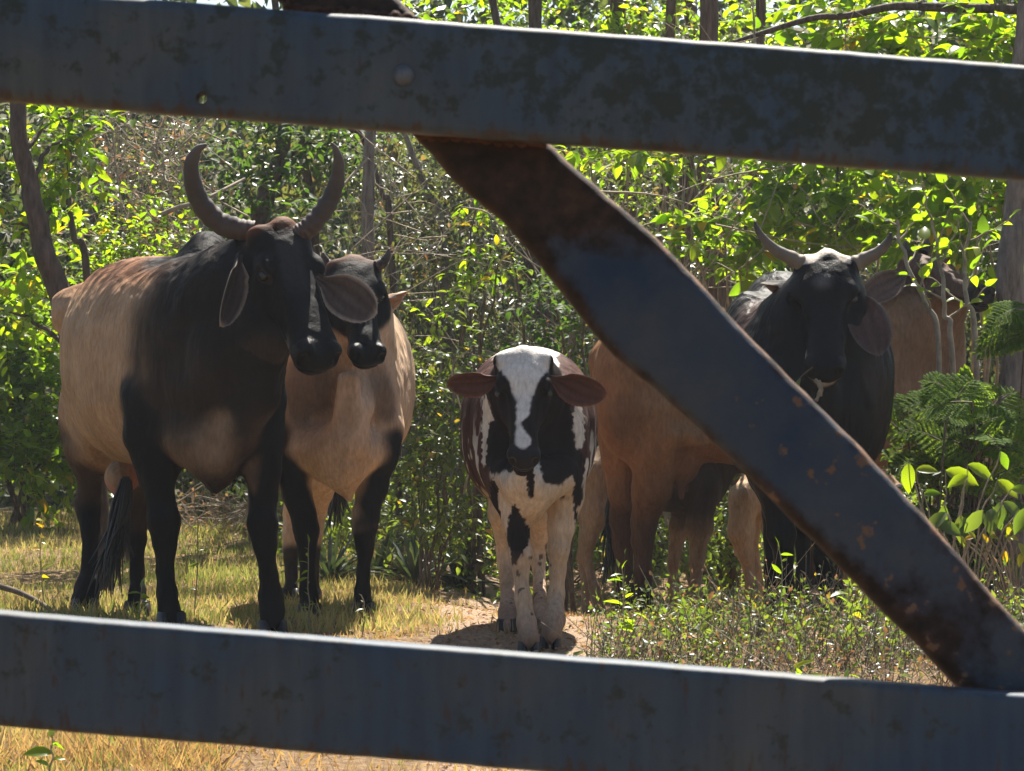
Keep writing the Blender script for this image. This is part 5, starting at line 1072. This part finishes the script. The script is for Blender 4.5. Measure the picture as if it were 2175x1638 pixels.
# fern-like and big-leaved plants, lower right
def feathery(name, label, base, fronds, mat, ll=.035, group=None):
    p = Plant(name, label, 'shrub', G(*base), group); c0 = p.base
    for (px, py, D, dx, dy, ln) in fronds:
        st = W(px, py, D); d0 = unit(np.array([dx, rng.normal(0, .3), dy])); t = np.linspace(0, 1, 10)[:, None]
        P = st + d0 * ln * t + np.array([0, 0, -.3]) * ln * t * t; V, F = tube(P, np.linspace(.003, .001, 10), 3); p.tw.add(V, F)
        V, F = tube(catmull([c0, (c0 + st) / 2 + rng.normal(0, .05, 3), st], 8), .004, 4); p.tw.add(V, F)
        for f in np.linspace(.12, 1, 13):
            q = P[min(int(f * 9), 9)]
            for sg in (-1, 1):
                td = unit(P[-1] - P[0]); sv = unit(np.cross(td, np.array([.1, -.6, .8]))) * sg; pd = unit(sv + td * .5 + np.array([0, 0, -.12])); pl = ln * .33 * math.sin(math.pi * min(f * .9 + .12, 1)) + .02
                for g in np.linspace(.12, 1, 9):
                    for s2 in (-1, 1):
                        p.L.append((q + pd * pl * g, unit(pd * .6 + s2 * td * .9), np.array([0, -.5, .85]) + rng.normal(0, .15, 3), ll * rng.uniform(.7, 1.1)))
    return p.done('small', mat, 0, 'twig_dark')
feathery('feathery_shrub', 'feathery fine-leaved green shrub in front of the brown cow\'s brisket', (2040, 10.35), [(2050 + rng.normal(0, 42), 930 + rng.normal(0, 55), 10.35 + rng.normal(0, .12), rng.normal(0, .8), rng.uniform(.0, .8), rng.uniform(.15, .26)) for _ in range(46)] + [(2060, 850, 10.35, -.3, 1, .14), (2020, 880, 10.35, -.9, .4, .14), (1990, 950, 10.35, -.9, -.2, .14)], 'leaf_fern', .022)
feathery('fern_frond_plant', 'dark feathery fronds at the right edge in front of the grey trunk', (2240, 10.6), [(2195 - 8 * k, 655 + 14 * k, 10.5, -.9, .1 - .12 * k, .16) for k in range(4)] + [(2200, 690, 10.5, -.8, -.3, .14)], 'leaf_fern', .024)
shrub('weedy_shrub', 'tangled dark weedy shrub below the feathery one', (2060, 10.3), [(1990, 1120, 10.2, .2), (2070, 1080, 10.3, .22), (2120, 1180, 10.1, .22), (2040, 1200, 10.0, .2), (1960, 1050, 10.4, .16), (2150, 1060, 10.4, .2), (2100, 1280, 10, .2), (2170, 1330, 9.9, .2)], 36, 9, .045, 'oval', 'leaf_dark', 60)
def big_leaf(name, label, base, leaves, mat='leaf_bright', kind='oval', stemmat='twig'):
    p = Plant(name, label, 'plant', G(*base)); 
    for (px, py, D, dx, dz, ln) in leaves:
        st = W(px, py, D); P = p.stem([p.base, p.base * .4 + st * .6 + np.array([0, 0, .05]), st], .004, .002, 8, 'stem', stemmat, .004, 5); d = unit(np.array([dx, rng.normal(-.2, .2), dz]))
        p.L.append((P[-1], d, unit(np.array([-.3 * dx + rng.normal(0, .3), -.8, .7])), ln))
    return p.done(kind, mat, len(leaves), stemmat)
big_leaf('big_leaved_plant', 'plant with few large light green leaves beside the brace, lower right', (2000, 9.6), [(1930, 985, 9.5, -.1, -1, .10), (1945, 1000, 9.5, 1, .1, .075), (1965, 1050, 9.5, .9, .25, .06), (2010, 1000, 9.6, .9, -.3, .12), (2060, 990, 9.6, .9, -.4, .1), (2130, 960, 9.5, .4, -.9, .065), (2060, 1010, 9.5, -.8, -.3, .08), (2120, 1020, 9.6, .7, -.5, .09), (2150, 1040, 9.5, .9, 0, .08)])
big_leaf('big_leaved_plant', 'clump of drooping dark green leaves low at the right edge', (2060, 9.5), [(2010 + 22 * k + rng.normal(0, 8), 1100 + rng.normal(0, 40), 9.4 + rng.normal(0, .1), rng.normal(0, .5), -.9, rng.uniform(.08, .12)) for k in range(9)] + [(1990, 1110, 9.4, .9, -.3, .1), (2010, 1090, 9.4, -.7, -.5, .1)], 'leaf_mid')
big_leaf('yellow_flower_plant', 'plant with a curl of bright yellow blooms at the right edge', (2160, 9.6), [(2040 + 15 * k, 1140 + 4 * math.sin(k), 9.4, rng.normal(.2, .5), rng.normal(0, .5), .035) for k in range(8)] + [(2125, 1165, 9.4, .3, -.9, .05), (2140, 1135, 9.4, .2, .9, .045), (2160, 1155, 9.4, .4, -.7, .06), (2170, 1175, 9.4, -.3, -.9, .05)], 'leaf_yellow')
# ------------------------------------------------------------------ shrubs on the left
shrub('bushy_shrub', 'dense sunlit bush at the left edge behind the cow\'s rump', (40, 17.6), [(20, 740, 17.5, .4), (90, 760, 17.6, .36), (40, 850, 17.3, .4), (110, 880, 17.5, .34), (0, 950, 17.2, .38), (80, 980, 17.2, .36), (150, 960, 17.4, .3), (60, 680, 17.8, .34), (-60, 800, 17.4, .45)], 24, 10, .085, 'heart', 'leaf_bright', 130)
shrub('leafy_shrub', 'light green shrub above the big cow\'s back, left middle', (290, 14.4), [(200, 560, 14.2, .26), (290, 550, 14.3, .28), (370, 540, 14.2, .26), (230, 480, 14.8, .26), (330, 470, 14.8, .28), (190, 640, 14, .25), (410, 590, 14.2, .2)], 26, 10, .055, 'oval', 'leaf_bright', 60)
shrub('grey_green_shrub', 'hazy grey-green shrub farther back, left of the left horn', (300, 17.5), [(260, 390, 17.4, .42), (350, 370, 17.6, .42), (200, 330, 17.5, .4), (300, 280, 18, .4), (400, 300, 17.8, .36)], 20, 11, .05, 'small', 'leaf_far')
shrub('leafy_shrub', 'low leafy shrub seen between the big cow\'s front legs', (450, 18.6), [(400, 1000, 18.5, .26), (470, 990, 18.5, .28), (530, 990, 18.4, .26), (420, 1040, 18.3, .2), (330, 990, 18.6, .28), (230, 950, 18.8, .3), (590, 1000, 18.6, .3)], 36, 9, .07, 'oval', 'leaf_mid', 40)
# ------------------------------------------------------------------ shrubs in the middle
CS = 'dark undergrowth shrubs in the middle'
shrub('leafy_shrub', 'shrub with pale yellow-green sprays left of the rusty brace', (1000, 13.8), [(1000, 590, 13.5, .2), (1060, 560, 13.5, .2), (980, 650, 13.4, .18), (1040, 500, 13.6, .18), (1080, 480, 13.6, .14), (930, 660, 13.5, .14), (1010, 440, 13.8, .16)], 15, 8, .055, 'oval', 'leaf_bright', 60)
shrub('leafy_shrub', 'green shrub directly above the spotted calf', (1200, 13.2), [(1180, 650, 13, .2), (1230, 700, 13, .18), (1170, 720, 13.1, .16), (1240, 620, 13.2, .15), (1130, 610, 13.3, .2)], 26, 9, .05, 'oval', 'leaf_dark', 50, CS)
shrub('leafy_shrub', 'shrub with light leaf sprays right of the tan cow\'s flank', (920, 13), [(920, 800, 12.9, .2), (960, 850, 12.8, .2), (900, 900, 12.9, .18), (950, 960, 12.7, .2), (920, 1030, 12.8, .18), (1000, 1100, 12.6, .16), (880, 990, 12.9, .18), (930, 1120, 12.8, .16), (870, 870, 13, .18), (1000, 930, 12.9, .2), (960, 740, 13, .18), (880, 1110, 12.9, .14)], 40, 10, .05, 'oval', 'leaf_mid', 90, CS, stem_r=.006)
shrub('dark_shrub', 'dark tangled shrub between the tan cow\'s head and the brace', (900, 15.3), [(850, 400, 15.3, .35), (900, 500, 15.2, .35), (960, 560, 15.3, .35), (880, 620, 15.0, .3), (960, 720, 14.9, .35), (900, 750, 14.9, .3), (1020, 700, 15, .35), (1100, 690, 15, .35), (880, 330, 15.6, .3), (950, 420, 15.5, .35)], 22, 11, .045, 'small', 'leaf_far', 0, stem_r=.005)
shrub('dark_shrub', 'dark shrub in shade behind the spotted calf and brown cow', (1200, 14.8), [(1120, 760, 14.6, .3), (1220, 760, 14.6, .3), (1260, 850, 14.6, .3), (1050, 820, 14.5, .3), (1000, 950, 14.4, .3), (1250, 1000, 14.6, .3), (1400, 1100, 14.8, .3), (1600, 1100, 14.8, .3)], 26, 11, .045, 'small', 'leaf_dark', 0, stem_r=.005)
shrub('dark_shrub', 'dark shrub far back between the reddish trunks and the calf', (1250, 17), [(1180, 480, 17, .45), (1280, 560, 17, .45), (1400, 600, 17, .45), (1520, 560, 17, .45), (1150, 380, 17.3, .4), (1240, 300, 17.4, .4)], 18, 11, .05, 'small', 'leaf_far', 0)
shrub('low_bush', 'low light green bush where the dirt path ends', (1000, 13.9), [(960, 1170, 13.8, .14), (1020, 1160, 13.8, .14), (1060, 1190, 13.6, .12), (900, 1190, 13.8, .12)], 60, 9, .035, 'oval', 'leaf_bright', 30)
# strap-leaved rosettes
def rosette(label, px, D, n, ln, up=0.):
    p = Plant('strap_leaved_plant', label, 'plant', G(px, D), 'spiky strap-leaved plants at the end of the path')
    for k in range(n):
        a = rng.uniform(0, 2 * math.pi); el = rng.uniform(.45, 1.3); d = np.array([math.cos(a) * math.cos(el), math.sin(a) * math.cos(el), math.sin(el)]); l_ = ln * rng.uniform(.7, 1.1); t = np.linspace(0, 1, 9)[:, None]
        P = p.base + d * l_ * t + np.array([0, 0, -.45 * l_ * math.cos(el)]) * t ** 2.2; sv = unit(np.cross(d, [0, 0, 1])); wv = .012 * np.sin(np.pi * (t * .85 + .14)) ** .6
        cen = P + np.array([0, 0, -.008]); V = np.stack([P - sv * wv, cen, P + sv * wv], 1).reshape(-1, 3); F = [];
        for q in range(8): a_ = q * 3; F += [(a_, a_ + 1, a_ + 4, a_ + 3), (a_ + 1, a_ + 2, a_ + 5, a_ + 4)]
        mesh_np('leaf', V, np.array(F), M['leaf_strap'], True, {'tint': np.full(len(V), rng.random() * .99)}, p.root)
M['leaf_strap'] = leaf_mat('leaf_strap', [(0, (.035, .05, .03)), (.6, (.05, .07, .04)), (1, (.09, .10, .06))], .25, (1.6, 1.6, .7), .4)
for lb, px, D, n, ln in (('spiky grey-green rosette between the tan cow\'s front legs', 700, 13.4, 34, .36), ('spiky rosette just right of the tan cow\'s front leg', 880, 13.5, 36, .38), ('spiky rosette left of the path end, farthest right of the row', 975, 13.9, 30, .34), ('small spiky rosette behind the tan cow\'s front leg', 800, 13.8, 30, .34)): rosette(lb, px, D, n, ln)
# ------------------------------------------------------------------ dry twigs, vines and dead wood
def thicket(name, label, base, n, box, mat, r=.004, ln=.7, leaves=0):
    p = Plant(name, label, 'thicket', G(*base)); t = MB()
    for _ in range(n):
        st = W(rng.uniform(box[0], box[2]), rng.uniform(box[1], box[3]), rng.uniform(box[4], box[5])); d = unit(np.array([rng.normal(0, .6), rng.normal(0, .4), rng.normal(.5, .7)])); l_ = ln * rng.uniform(.4, 1.2)
        P = catmull([st - d * l_ * .5, st + rng.normal(0, .05, 3), st + d * l_ * .5 + rng.normal(0, .12, 3)], 9); V, F = tube(P, np.linspace(r * rng.uniform(.6, 1.5), r * .3, 9), 4); t.add(V, F, rng.random())
        if leaves and rng.random() < leaves: p.along(P, 5, .05, .2)
    t.build('twigs', M[mat], p.root)['kind'] = 'stuff'; return p.done('small', 'leaf_dry', 0, mat, 'dry_leaves')
thicket('dry_thicket', 'tangle of dry grey twigs and withered leaves left of the left horn', (320, 15.5), 150, (200, 240, 430, 560, 14.6, 16.5), 'twig', .004, .8, .5)
thicket('dry_thicket', 'thin dry vines and twigs in the dark undergrowth left of the brace', (930, 14.6), 110, (720, 300, 1150, 800, 13.6, 15.4), 'twig', .003, .8, .1)
thicket('dry_thicket', 'bare twigs among the reddish trunks right of the brace', (1450, 14.2), 90, (1230, 330, 1640, 640, 13.6, 15.2), 'twig', .003, .6, .15)
thicket('dry_thicket', 'leaning twigs threading the leaves at the upper right', (1900, 12.9), 90, (1380, 0, 2175, 560, 12.4, 13.4), 'twig', .004, .7, .05)
thicket('dry_brush', 'pile of dry grey brush on the ground behind the big cow\'s front legs', (470, 17.2), 90, (370, 1060, 570, 1110, 16.6, 17.8), 'twig', .0035, .5, .3)
def rod(name, label, cat, pts, r0, r1, mat, n=18):
    V, F = tube(catmull([W(*q) for q in pts], n), np.linspace(r0, r1, n), 7); t = MB(); t.add(V, F); return tag(t.build(name, M[mat]), label, cat)
rod('hanging_vine', 'thin pale vine curving beside the left edge of the rusty brace', 'vine', [(980, 440, 13.3), (1040, 455, 13.2), (1090, 525, 13.2), (1160, 575, 13.2), (1230, 590, 13.3)], .0045, .003, 'twig')
rod('dead_branch', 'pale dead branch sticking out left of the left horn', 'branch', [(345, 455, 14.0), (380, 440, 14), (430, 425, 14.1), (520, 380, 14.4)], .013, .008, 'twig')
rod('dead_branch', 'pale bare stick leaning on the straight trunk right of the right horn', 'branch', [(716, 412, 14.2), (745, 375, 14.3), (782, 335, 14.4)], .008, .006, 'twig')
rod('dark_branch', 'long dark branch crossing the upper right corner', 'branch', [(1560, 90, 12.6), (1720, 40, 12.6), (1800, 34, 12.5), (1900, 14, 12.5), (2000, 16, 12.4), (2240, 22, 12.4)], .012, .024, 'bark_dark', 26)
rod('fallen_stick', 'bent stick lying in the grass at the left edge', 'stick', [(-60, 1232, 11.0), (40, 1258, 10.8), (110, 1300, 10.6), (70, 1318, 10.4)], .014, .006, 'twig_dark')
rod('bare_sprig', 'fallen bare sprig standing up behind the spotted calf, left of its ear', 'stick', [(985, 1050, 12.6), (1000, 950, 12.6), (960, 790, 12.7), (1000, 740, 12.7)], .005, .003, 'twig')
# ------------------------------------------------------------------ far forest seen as one mass
def leaf_mass(name, n, px, z, y, size, mat, seed, clump=260, cr=(.25, .6), kind='small', keep=None):
    rg = np.random.default_rng(seed); cy = rg.uniform(y[0], y[1], clump) ; cx = (rg.uniform(px[0], px[1], clump) - CX) / FPX * cy
    if keep is not None:
        kp = keep(cx / cy * FPX + CX, cy); cx, cy = cx[kp], cy[kp]; clump = len(cx)
    cz = ground_z(cx, cy) + rg.uniform(z[0], z[1], clump) ** 1.0; r = rg.uniform(*cr, clump)
    k = rg.integers(0, clump, n); v = rg.normal(0, 1, (n, 3)); v /= np.linalg.norm(v, axis=1)[:, None]; v *= rg.random(n)[:, None] ** .45
    pos = np.stack([cx[k], cy[k], cz[k]], 1) + v * r[k][:, None] * np.array([1.1, 1, .8]); pos[:, 2] = np.maximum(pos[:, 2], ground_z(pos[:, 0], pos[:, 1]) + .02)
    d = rg.normal(0, 1, (n, 3)) + v * .8 + np.array([0, 0, -.25]); nn = np.array([0, -.25, 1.]) + rg.normal(0, .55, (n, 3)); tint = np.clip(rg.random(clump)[k] * .6 + rg.random(n) * .45, 0, .99)
    return scatter_obj(name, kind, pos, d, nn, rg.uniform(.6, 1.2, n) * size, M[mat], tint)
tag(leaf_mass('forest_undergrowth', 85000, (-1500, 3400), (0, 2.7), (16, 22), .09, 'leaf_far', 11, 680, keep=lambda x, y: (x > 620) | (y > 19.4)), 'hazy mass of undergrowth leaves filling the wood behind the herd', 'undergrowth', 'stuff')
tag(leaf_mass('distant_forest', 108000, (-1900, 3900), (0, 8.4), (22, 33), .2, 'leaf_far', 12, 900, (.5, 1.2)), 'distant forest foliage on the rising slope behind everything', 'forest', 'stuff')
tag(leaf_mass('low_undergrowth', 22000, (620, 2700), (0, .5), (13.6, 16.5), .05, 'leaf_mid', 14, 200, (.15, .35)), 'low leafy ground cover along the foot of the wood', 'undergrowth', 'stuff')
# ------------------------------------------------------------------ grass, weeds and litter
def on_ground(n, xr, yr, rg, dens=None):
    x, y = [], []
    while sum(map(len, x)) < n:
        yy = rg.uniform(yr[0], yr[1], n * 2); xx = (rg.uniform(xr[0], xr[1], n * 2) - CX) / FPX * yy
        k = rg.random(n * 2) < (dens(xx, yy) if dens else 1.0); x.append(xx[k]); y.append(yy[k])
    x, y = np.concatenate(x)[:n], np.concatenate(y)[:n]; return np.stack([x, y, ground_z(x, y) - .012], 1)
def blades(name, n, xr, yr, h, wd, mat, seed, label, cat, dens=None, lean=.45):
    rg = np.random.default_rng(seed); pos = on_ground(n, xr, yr, rg, dens); d = np.stack([rg.normal(0, lean, n), rg.normal(0, lean, n), np.ones(n)], 1); nn = rg.normal(0, 1, (n, 3)) * np.array([1, 1, .1])
    hh = rg.uniform(h[0], h[1], n) * (.55 + .9 * vnoise(pos * np.array([1, 1, 0]), 3.2, seed)); tint = np.clip(.6 * vnoise(pos * np.array([1, 1, 0]), 1.6, seed + 2) + .5 * rg.random(n), 0, .99)
    T, F = TPL['blade']; o = scatter_obj(name, 'blade', pos, d, nn, hh, M[mat], tint, width=rg.uniform(.6, 1.3, n) * wd); tag(o, label, cat, 'stuff')
off = lambda x, y: 1 - .96 * path_mask(x, y)
blades('meadow_grass', 52000, (-1200, 1000), (9.6, 19.0), (.03, .085), .007, 'grass_green', 31, 'short sunlit yellow-green grass behind and under the cows on the left', 'grass', off)
blades('dry_grass', 15000, (-300, 2400), (9.3, 13.5), (.015, .05), .005, 'grass_dry', 32, 'short dry orange grass along the dirt path', 'grass', lambda x, y: np.clip(1.25 - np.abs(x - path_x(y)) * .7, .15, 1) * (1 - .8 * path_mask(x, y)))
blades('near_grass', 20000, (-1000, 3000), (4.6, 9.6), (.012, .05), .004, 'grass_dry', 33, 'dry tufts of grass in front of the herd and under the gate', 'grass', off)
blades('green_grass', 5000, (-500, 2600), (4.6, 10), (.03, .07), .005, 'grass_green', 34, 'fresh green blades mixed in the dry grass near the gate', 'grass', lambda x, y: off(x, y) * sstep(.5, .7, vnoise(np.stack([x, y, 0 * x], 1), 1.7, 5)))
blades('verge_grass', 12000, (-400, 2500), (5.2, 7.4), (.03, .11), .005, 'grass_dry', 35, 'dry bent grass and stalks on the near ground below the bottom rail', 'grass', lambda x, y: (1 - .9 * sstep(.35, .6, vnoise(np.stack([x, y, 0 * x], 1), 2.4, 9))) * sstep(.4, -.5, x), .7)
blades('corner_grass', 5000, (-400, 480), (5.2, 8.5), (.04, .10), .007, 'grass_green', 36, 'green grass at the bottom left corner below the rail', 'grass')
rg = np.random.default_rng(41); pos = on_ground(16000, (-400, 2600), (4.4, 13.5), rg, lambda x, y: .5 + .5 * path_mask(x, y)); pos[:, 2] += .018
tag(scatter_obj('leaf_litter', 'small', pos, np.hstack([rg.normal(0, 1, (16000, 2)), rg.normal(0, .25, (16000, 1))]), np.hstack([rg.normal(0, .5, (16000, 2)), np.ones((16000, 1))]), rg.uniform(.008, .034, 16000), M['leaf_dry']), 'fallen dry leaves scattered over the dirt path and grass', 'leaf litter', 'stuff')
# weedy ground cover on the right, in front of the black cow
wd = Plant('weed_patch', 'dense patch of small-leaved weeds in front of the brown and black cows', 'weeds', G(1600, 8.9))
zone = lambda x, y: sstep(1200, 1330, x / y * FPX + CX)
P0 = on_ground(1000, (1190, 2350), (8.0, 9.9), rg, zone)
for q in P0:
    hgt = rng.uniform(.05, .17) * (.45 + 1.1 * vnoise(q[None], 3.3, 6)[0]); t = np.linspace(0, 1, 6)[:, None]; d = np.array([rng.normal(0, .3), rng.normal(0, .3), 1]); P = q + d * hgt * t + rng.normal(0, .04, 3) * t * t; V, F = tube(P, np.linspace(.0022, .0008, 6), 3); wd.tw.add(V, F)
    wd.along(P[1:], rng.integers(6, 13), rng.uniform(.014, .036), .3)
wd.root['kind'] = 'stuff'; wd.done('small', 'leaf_mid', 0, 'twig_dark')
wd = Plant('dry_weeds', 'dry brown weed stalks low in front of the weed patch', 'weeds', G(1700, 8.0))
for q in on_ground(900, (1250, 2300), (7.4, 8.8), rg, zone):
    hgt = rng.uniform(.05, .14); t = np.linspace(0, 1, 6)[:, None]; P = q + np.array([rng.normal(0, .4), rng.normal(0, .4), 1]) * hgt * t + rng.normal(0, .05, 3) * t * t; V, F = tube(P, np.linspace(.0022, .0008, 6), 3); wd.tw.add(V, F)
    if rng.random() < .55: wd.along(P[1:], 7, rng.uniform(.010, .024), .2)
wd.root['kind'] = 'stuff'; wd.done('small', 'leaf_far', 0, 'twig_dark')
wd = Plant('dry_tangle', 'tangle of withered brown stems and curled leaves among the weeds right of the calf', 'weeds', G(1500, 8.4))
for q in on_ground(900, (1230, 2300), (7.2, 9.6), rg, zone):
    hgt = rng.uniform(.05, .15) * (.5 + vnoise(q[None], 4, 8)[0]); t = np.linspace(0, 1, 6)[:, None]; P = q + np.array([rng.normal(0, .6), rng.normal(0, .6), 1]) * hgt * t + rng.normal(0, .06, 3) * t * t; V, F = tube(P, np.linspace(.0018, .0006, 6), 3); wd.tw.add(V, F)
    if rng.random() < .5: wd.along(P[1:], 5, rng.uniform(.015, .03), .1)
wd.root['kind'] = 'stuff'; wd.done('small', 'leaf_dry', 0, 'twig')
# single weeds that stand out
def weed(label, px, D, top, n, size, kind='lance', mat='leaf_bright', dx=0):
    p = Plant('weed', label, 'weed', G(px, D), 'single weeds standing out in the grass'); t = W(px + dx, top, D)
    P = p.stem([p.base, (p.base + t) / 2 + rng.normal(0, .015, 3), t], .003, .0015, 10, 'stem', 'twig', .003, 5); p.along(P[3:], n, size, .5); p.done(kind, mat, n, 'twig')
weed('leafy seedling at the foot of the tan cow\'s left front leg', 655, 9.75, 1150, 14, .045)
weed('tall thin seedling between the big cow\'s front legs', 412, 10.4, 1010, 10, .04, mat='leaf_mid')
weed('yellow-green weed in front of the big cow\'s hind hoof', 300, 9.4, 1245, 12, .05, 'oval', 'leaf_bright')
weed('sprig with narrow upright leaves in front of the black cow\'s leg', 1640, 8.7, 1160, 12, .05, dx=15)
weed('weed with long light leaves in front of the brown cow\'s hind leg', 1320, 8.9, 1205, 12, .055)
weed('low weed with pale green leaves right of the spotted calf', 1345, 8.7, 1280, 12, .06, 'oval')
weed('bright narrow-leaved sprig leaning over the bottom rail', 1760, 7.0, 1400, 9, .065, dx=-80)
weed('small bright weed behind the bottom rail near the brace foot', 1800, 7.0, 1418, 8, .055, dx=10)
weed('bright oval-leaved weed beside the brace', 1800, 8.6, 1235, 6, .06, 'oval')
weed('weed with yellow flowers left of the big cow\'s hind leg', 95, 11.3, 1085, 12, .045, 'oval', 'leaf_yellow')
weed('leafy weed at the bottom left corner, below the bottom rail', 110, 5.9, 1560, 10, .06, 'oval', 'leaf_bright')
weed('slender green weed in front of the tan cow\'s right hoof', 770, 9.6, 1265, 10, .035, mat='leaf_mid')
# stones
def stone(label, px, D, r, flat=.6, seed=0):
    b = bmesh.new(); bmesh.ops.create_icosphere(b, subdivisions=3, radius=r); P = np.array([v.co for v in b.verts]); nz = .7 + .6 * fbm(P + seed * 3.1, 1.3 / r, seed, 3)
    for v, k in zip(b.verts, nz): v.co = Vector((v.co.x * k, v.co.y * k, v.co.z * k * flat))
    for f in b.faces: f.smooth = True
    me = bpy.data.meshes.new('stone'); b.to_mesh(me); b.free(); me.materials.append(M['stone']); o = link('stone', me); o.location = Vector(G(px, D, r * .2)); return tag(o, label, 'stone', group='stones by the path')
stone('pale grey stone at the bottom edge, below the bottom rail', 1030, 5.95, .06, .55, 1)
stone('small pale stone at the bottom edge, left of the bigger one', 960, 5.9, .03, .6, 2)
stone('half-buried grey stone on the path behind the bottom rail, right of the calf', 1600, 7.4, .03, .5, 3)
# ------------------------------------------------------------------ thin air
hm = bpy.data.materials.new('haze_air'); hm.use_nodes = True; hn = hm.node_tree.nodes; hn.remove(hn['Principled BSDF'])
pv = hn.new('ShaderNodeVolumePrincipled'); pv.inputs['Density'].default_value = .0007; pv.inputs['Color'].default_value = (.86, .92, 1, 1); pv.inputs['Anisotropy'].default_value = .3
hm.node_tree.links.new(pv.outputs[0], hn['Material Output'].inputs['Volume'])
b = bmesh.new(); bmesh.ops.create_cube(b, size=1); me = bpy.data.meshes.new('haze'); b.to_mesh(me); b.free(); me.materials.append(hm)
hz = link('haze', me); hz.scale = (100, 110, 34); hz.location = (0, 44, 15.3); tag(hz, 'thin sunlit haze hanging in the air of the wood', 'haze', 'stuff')
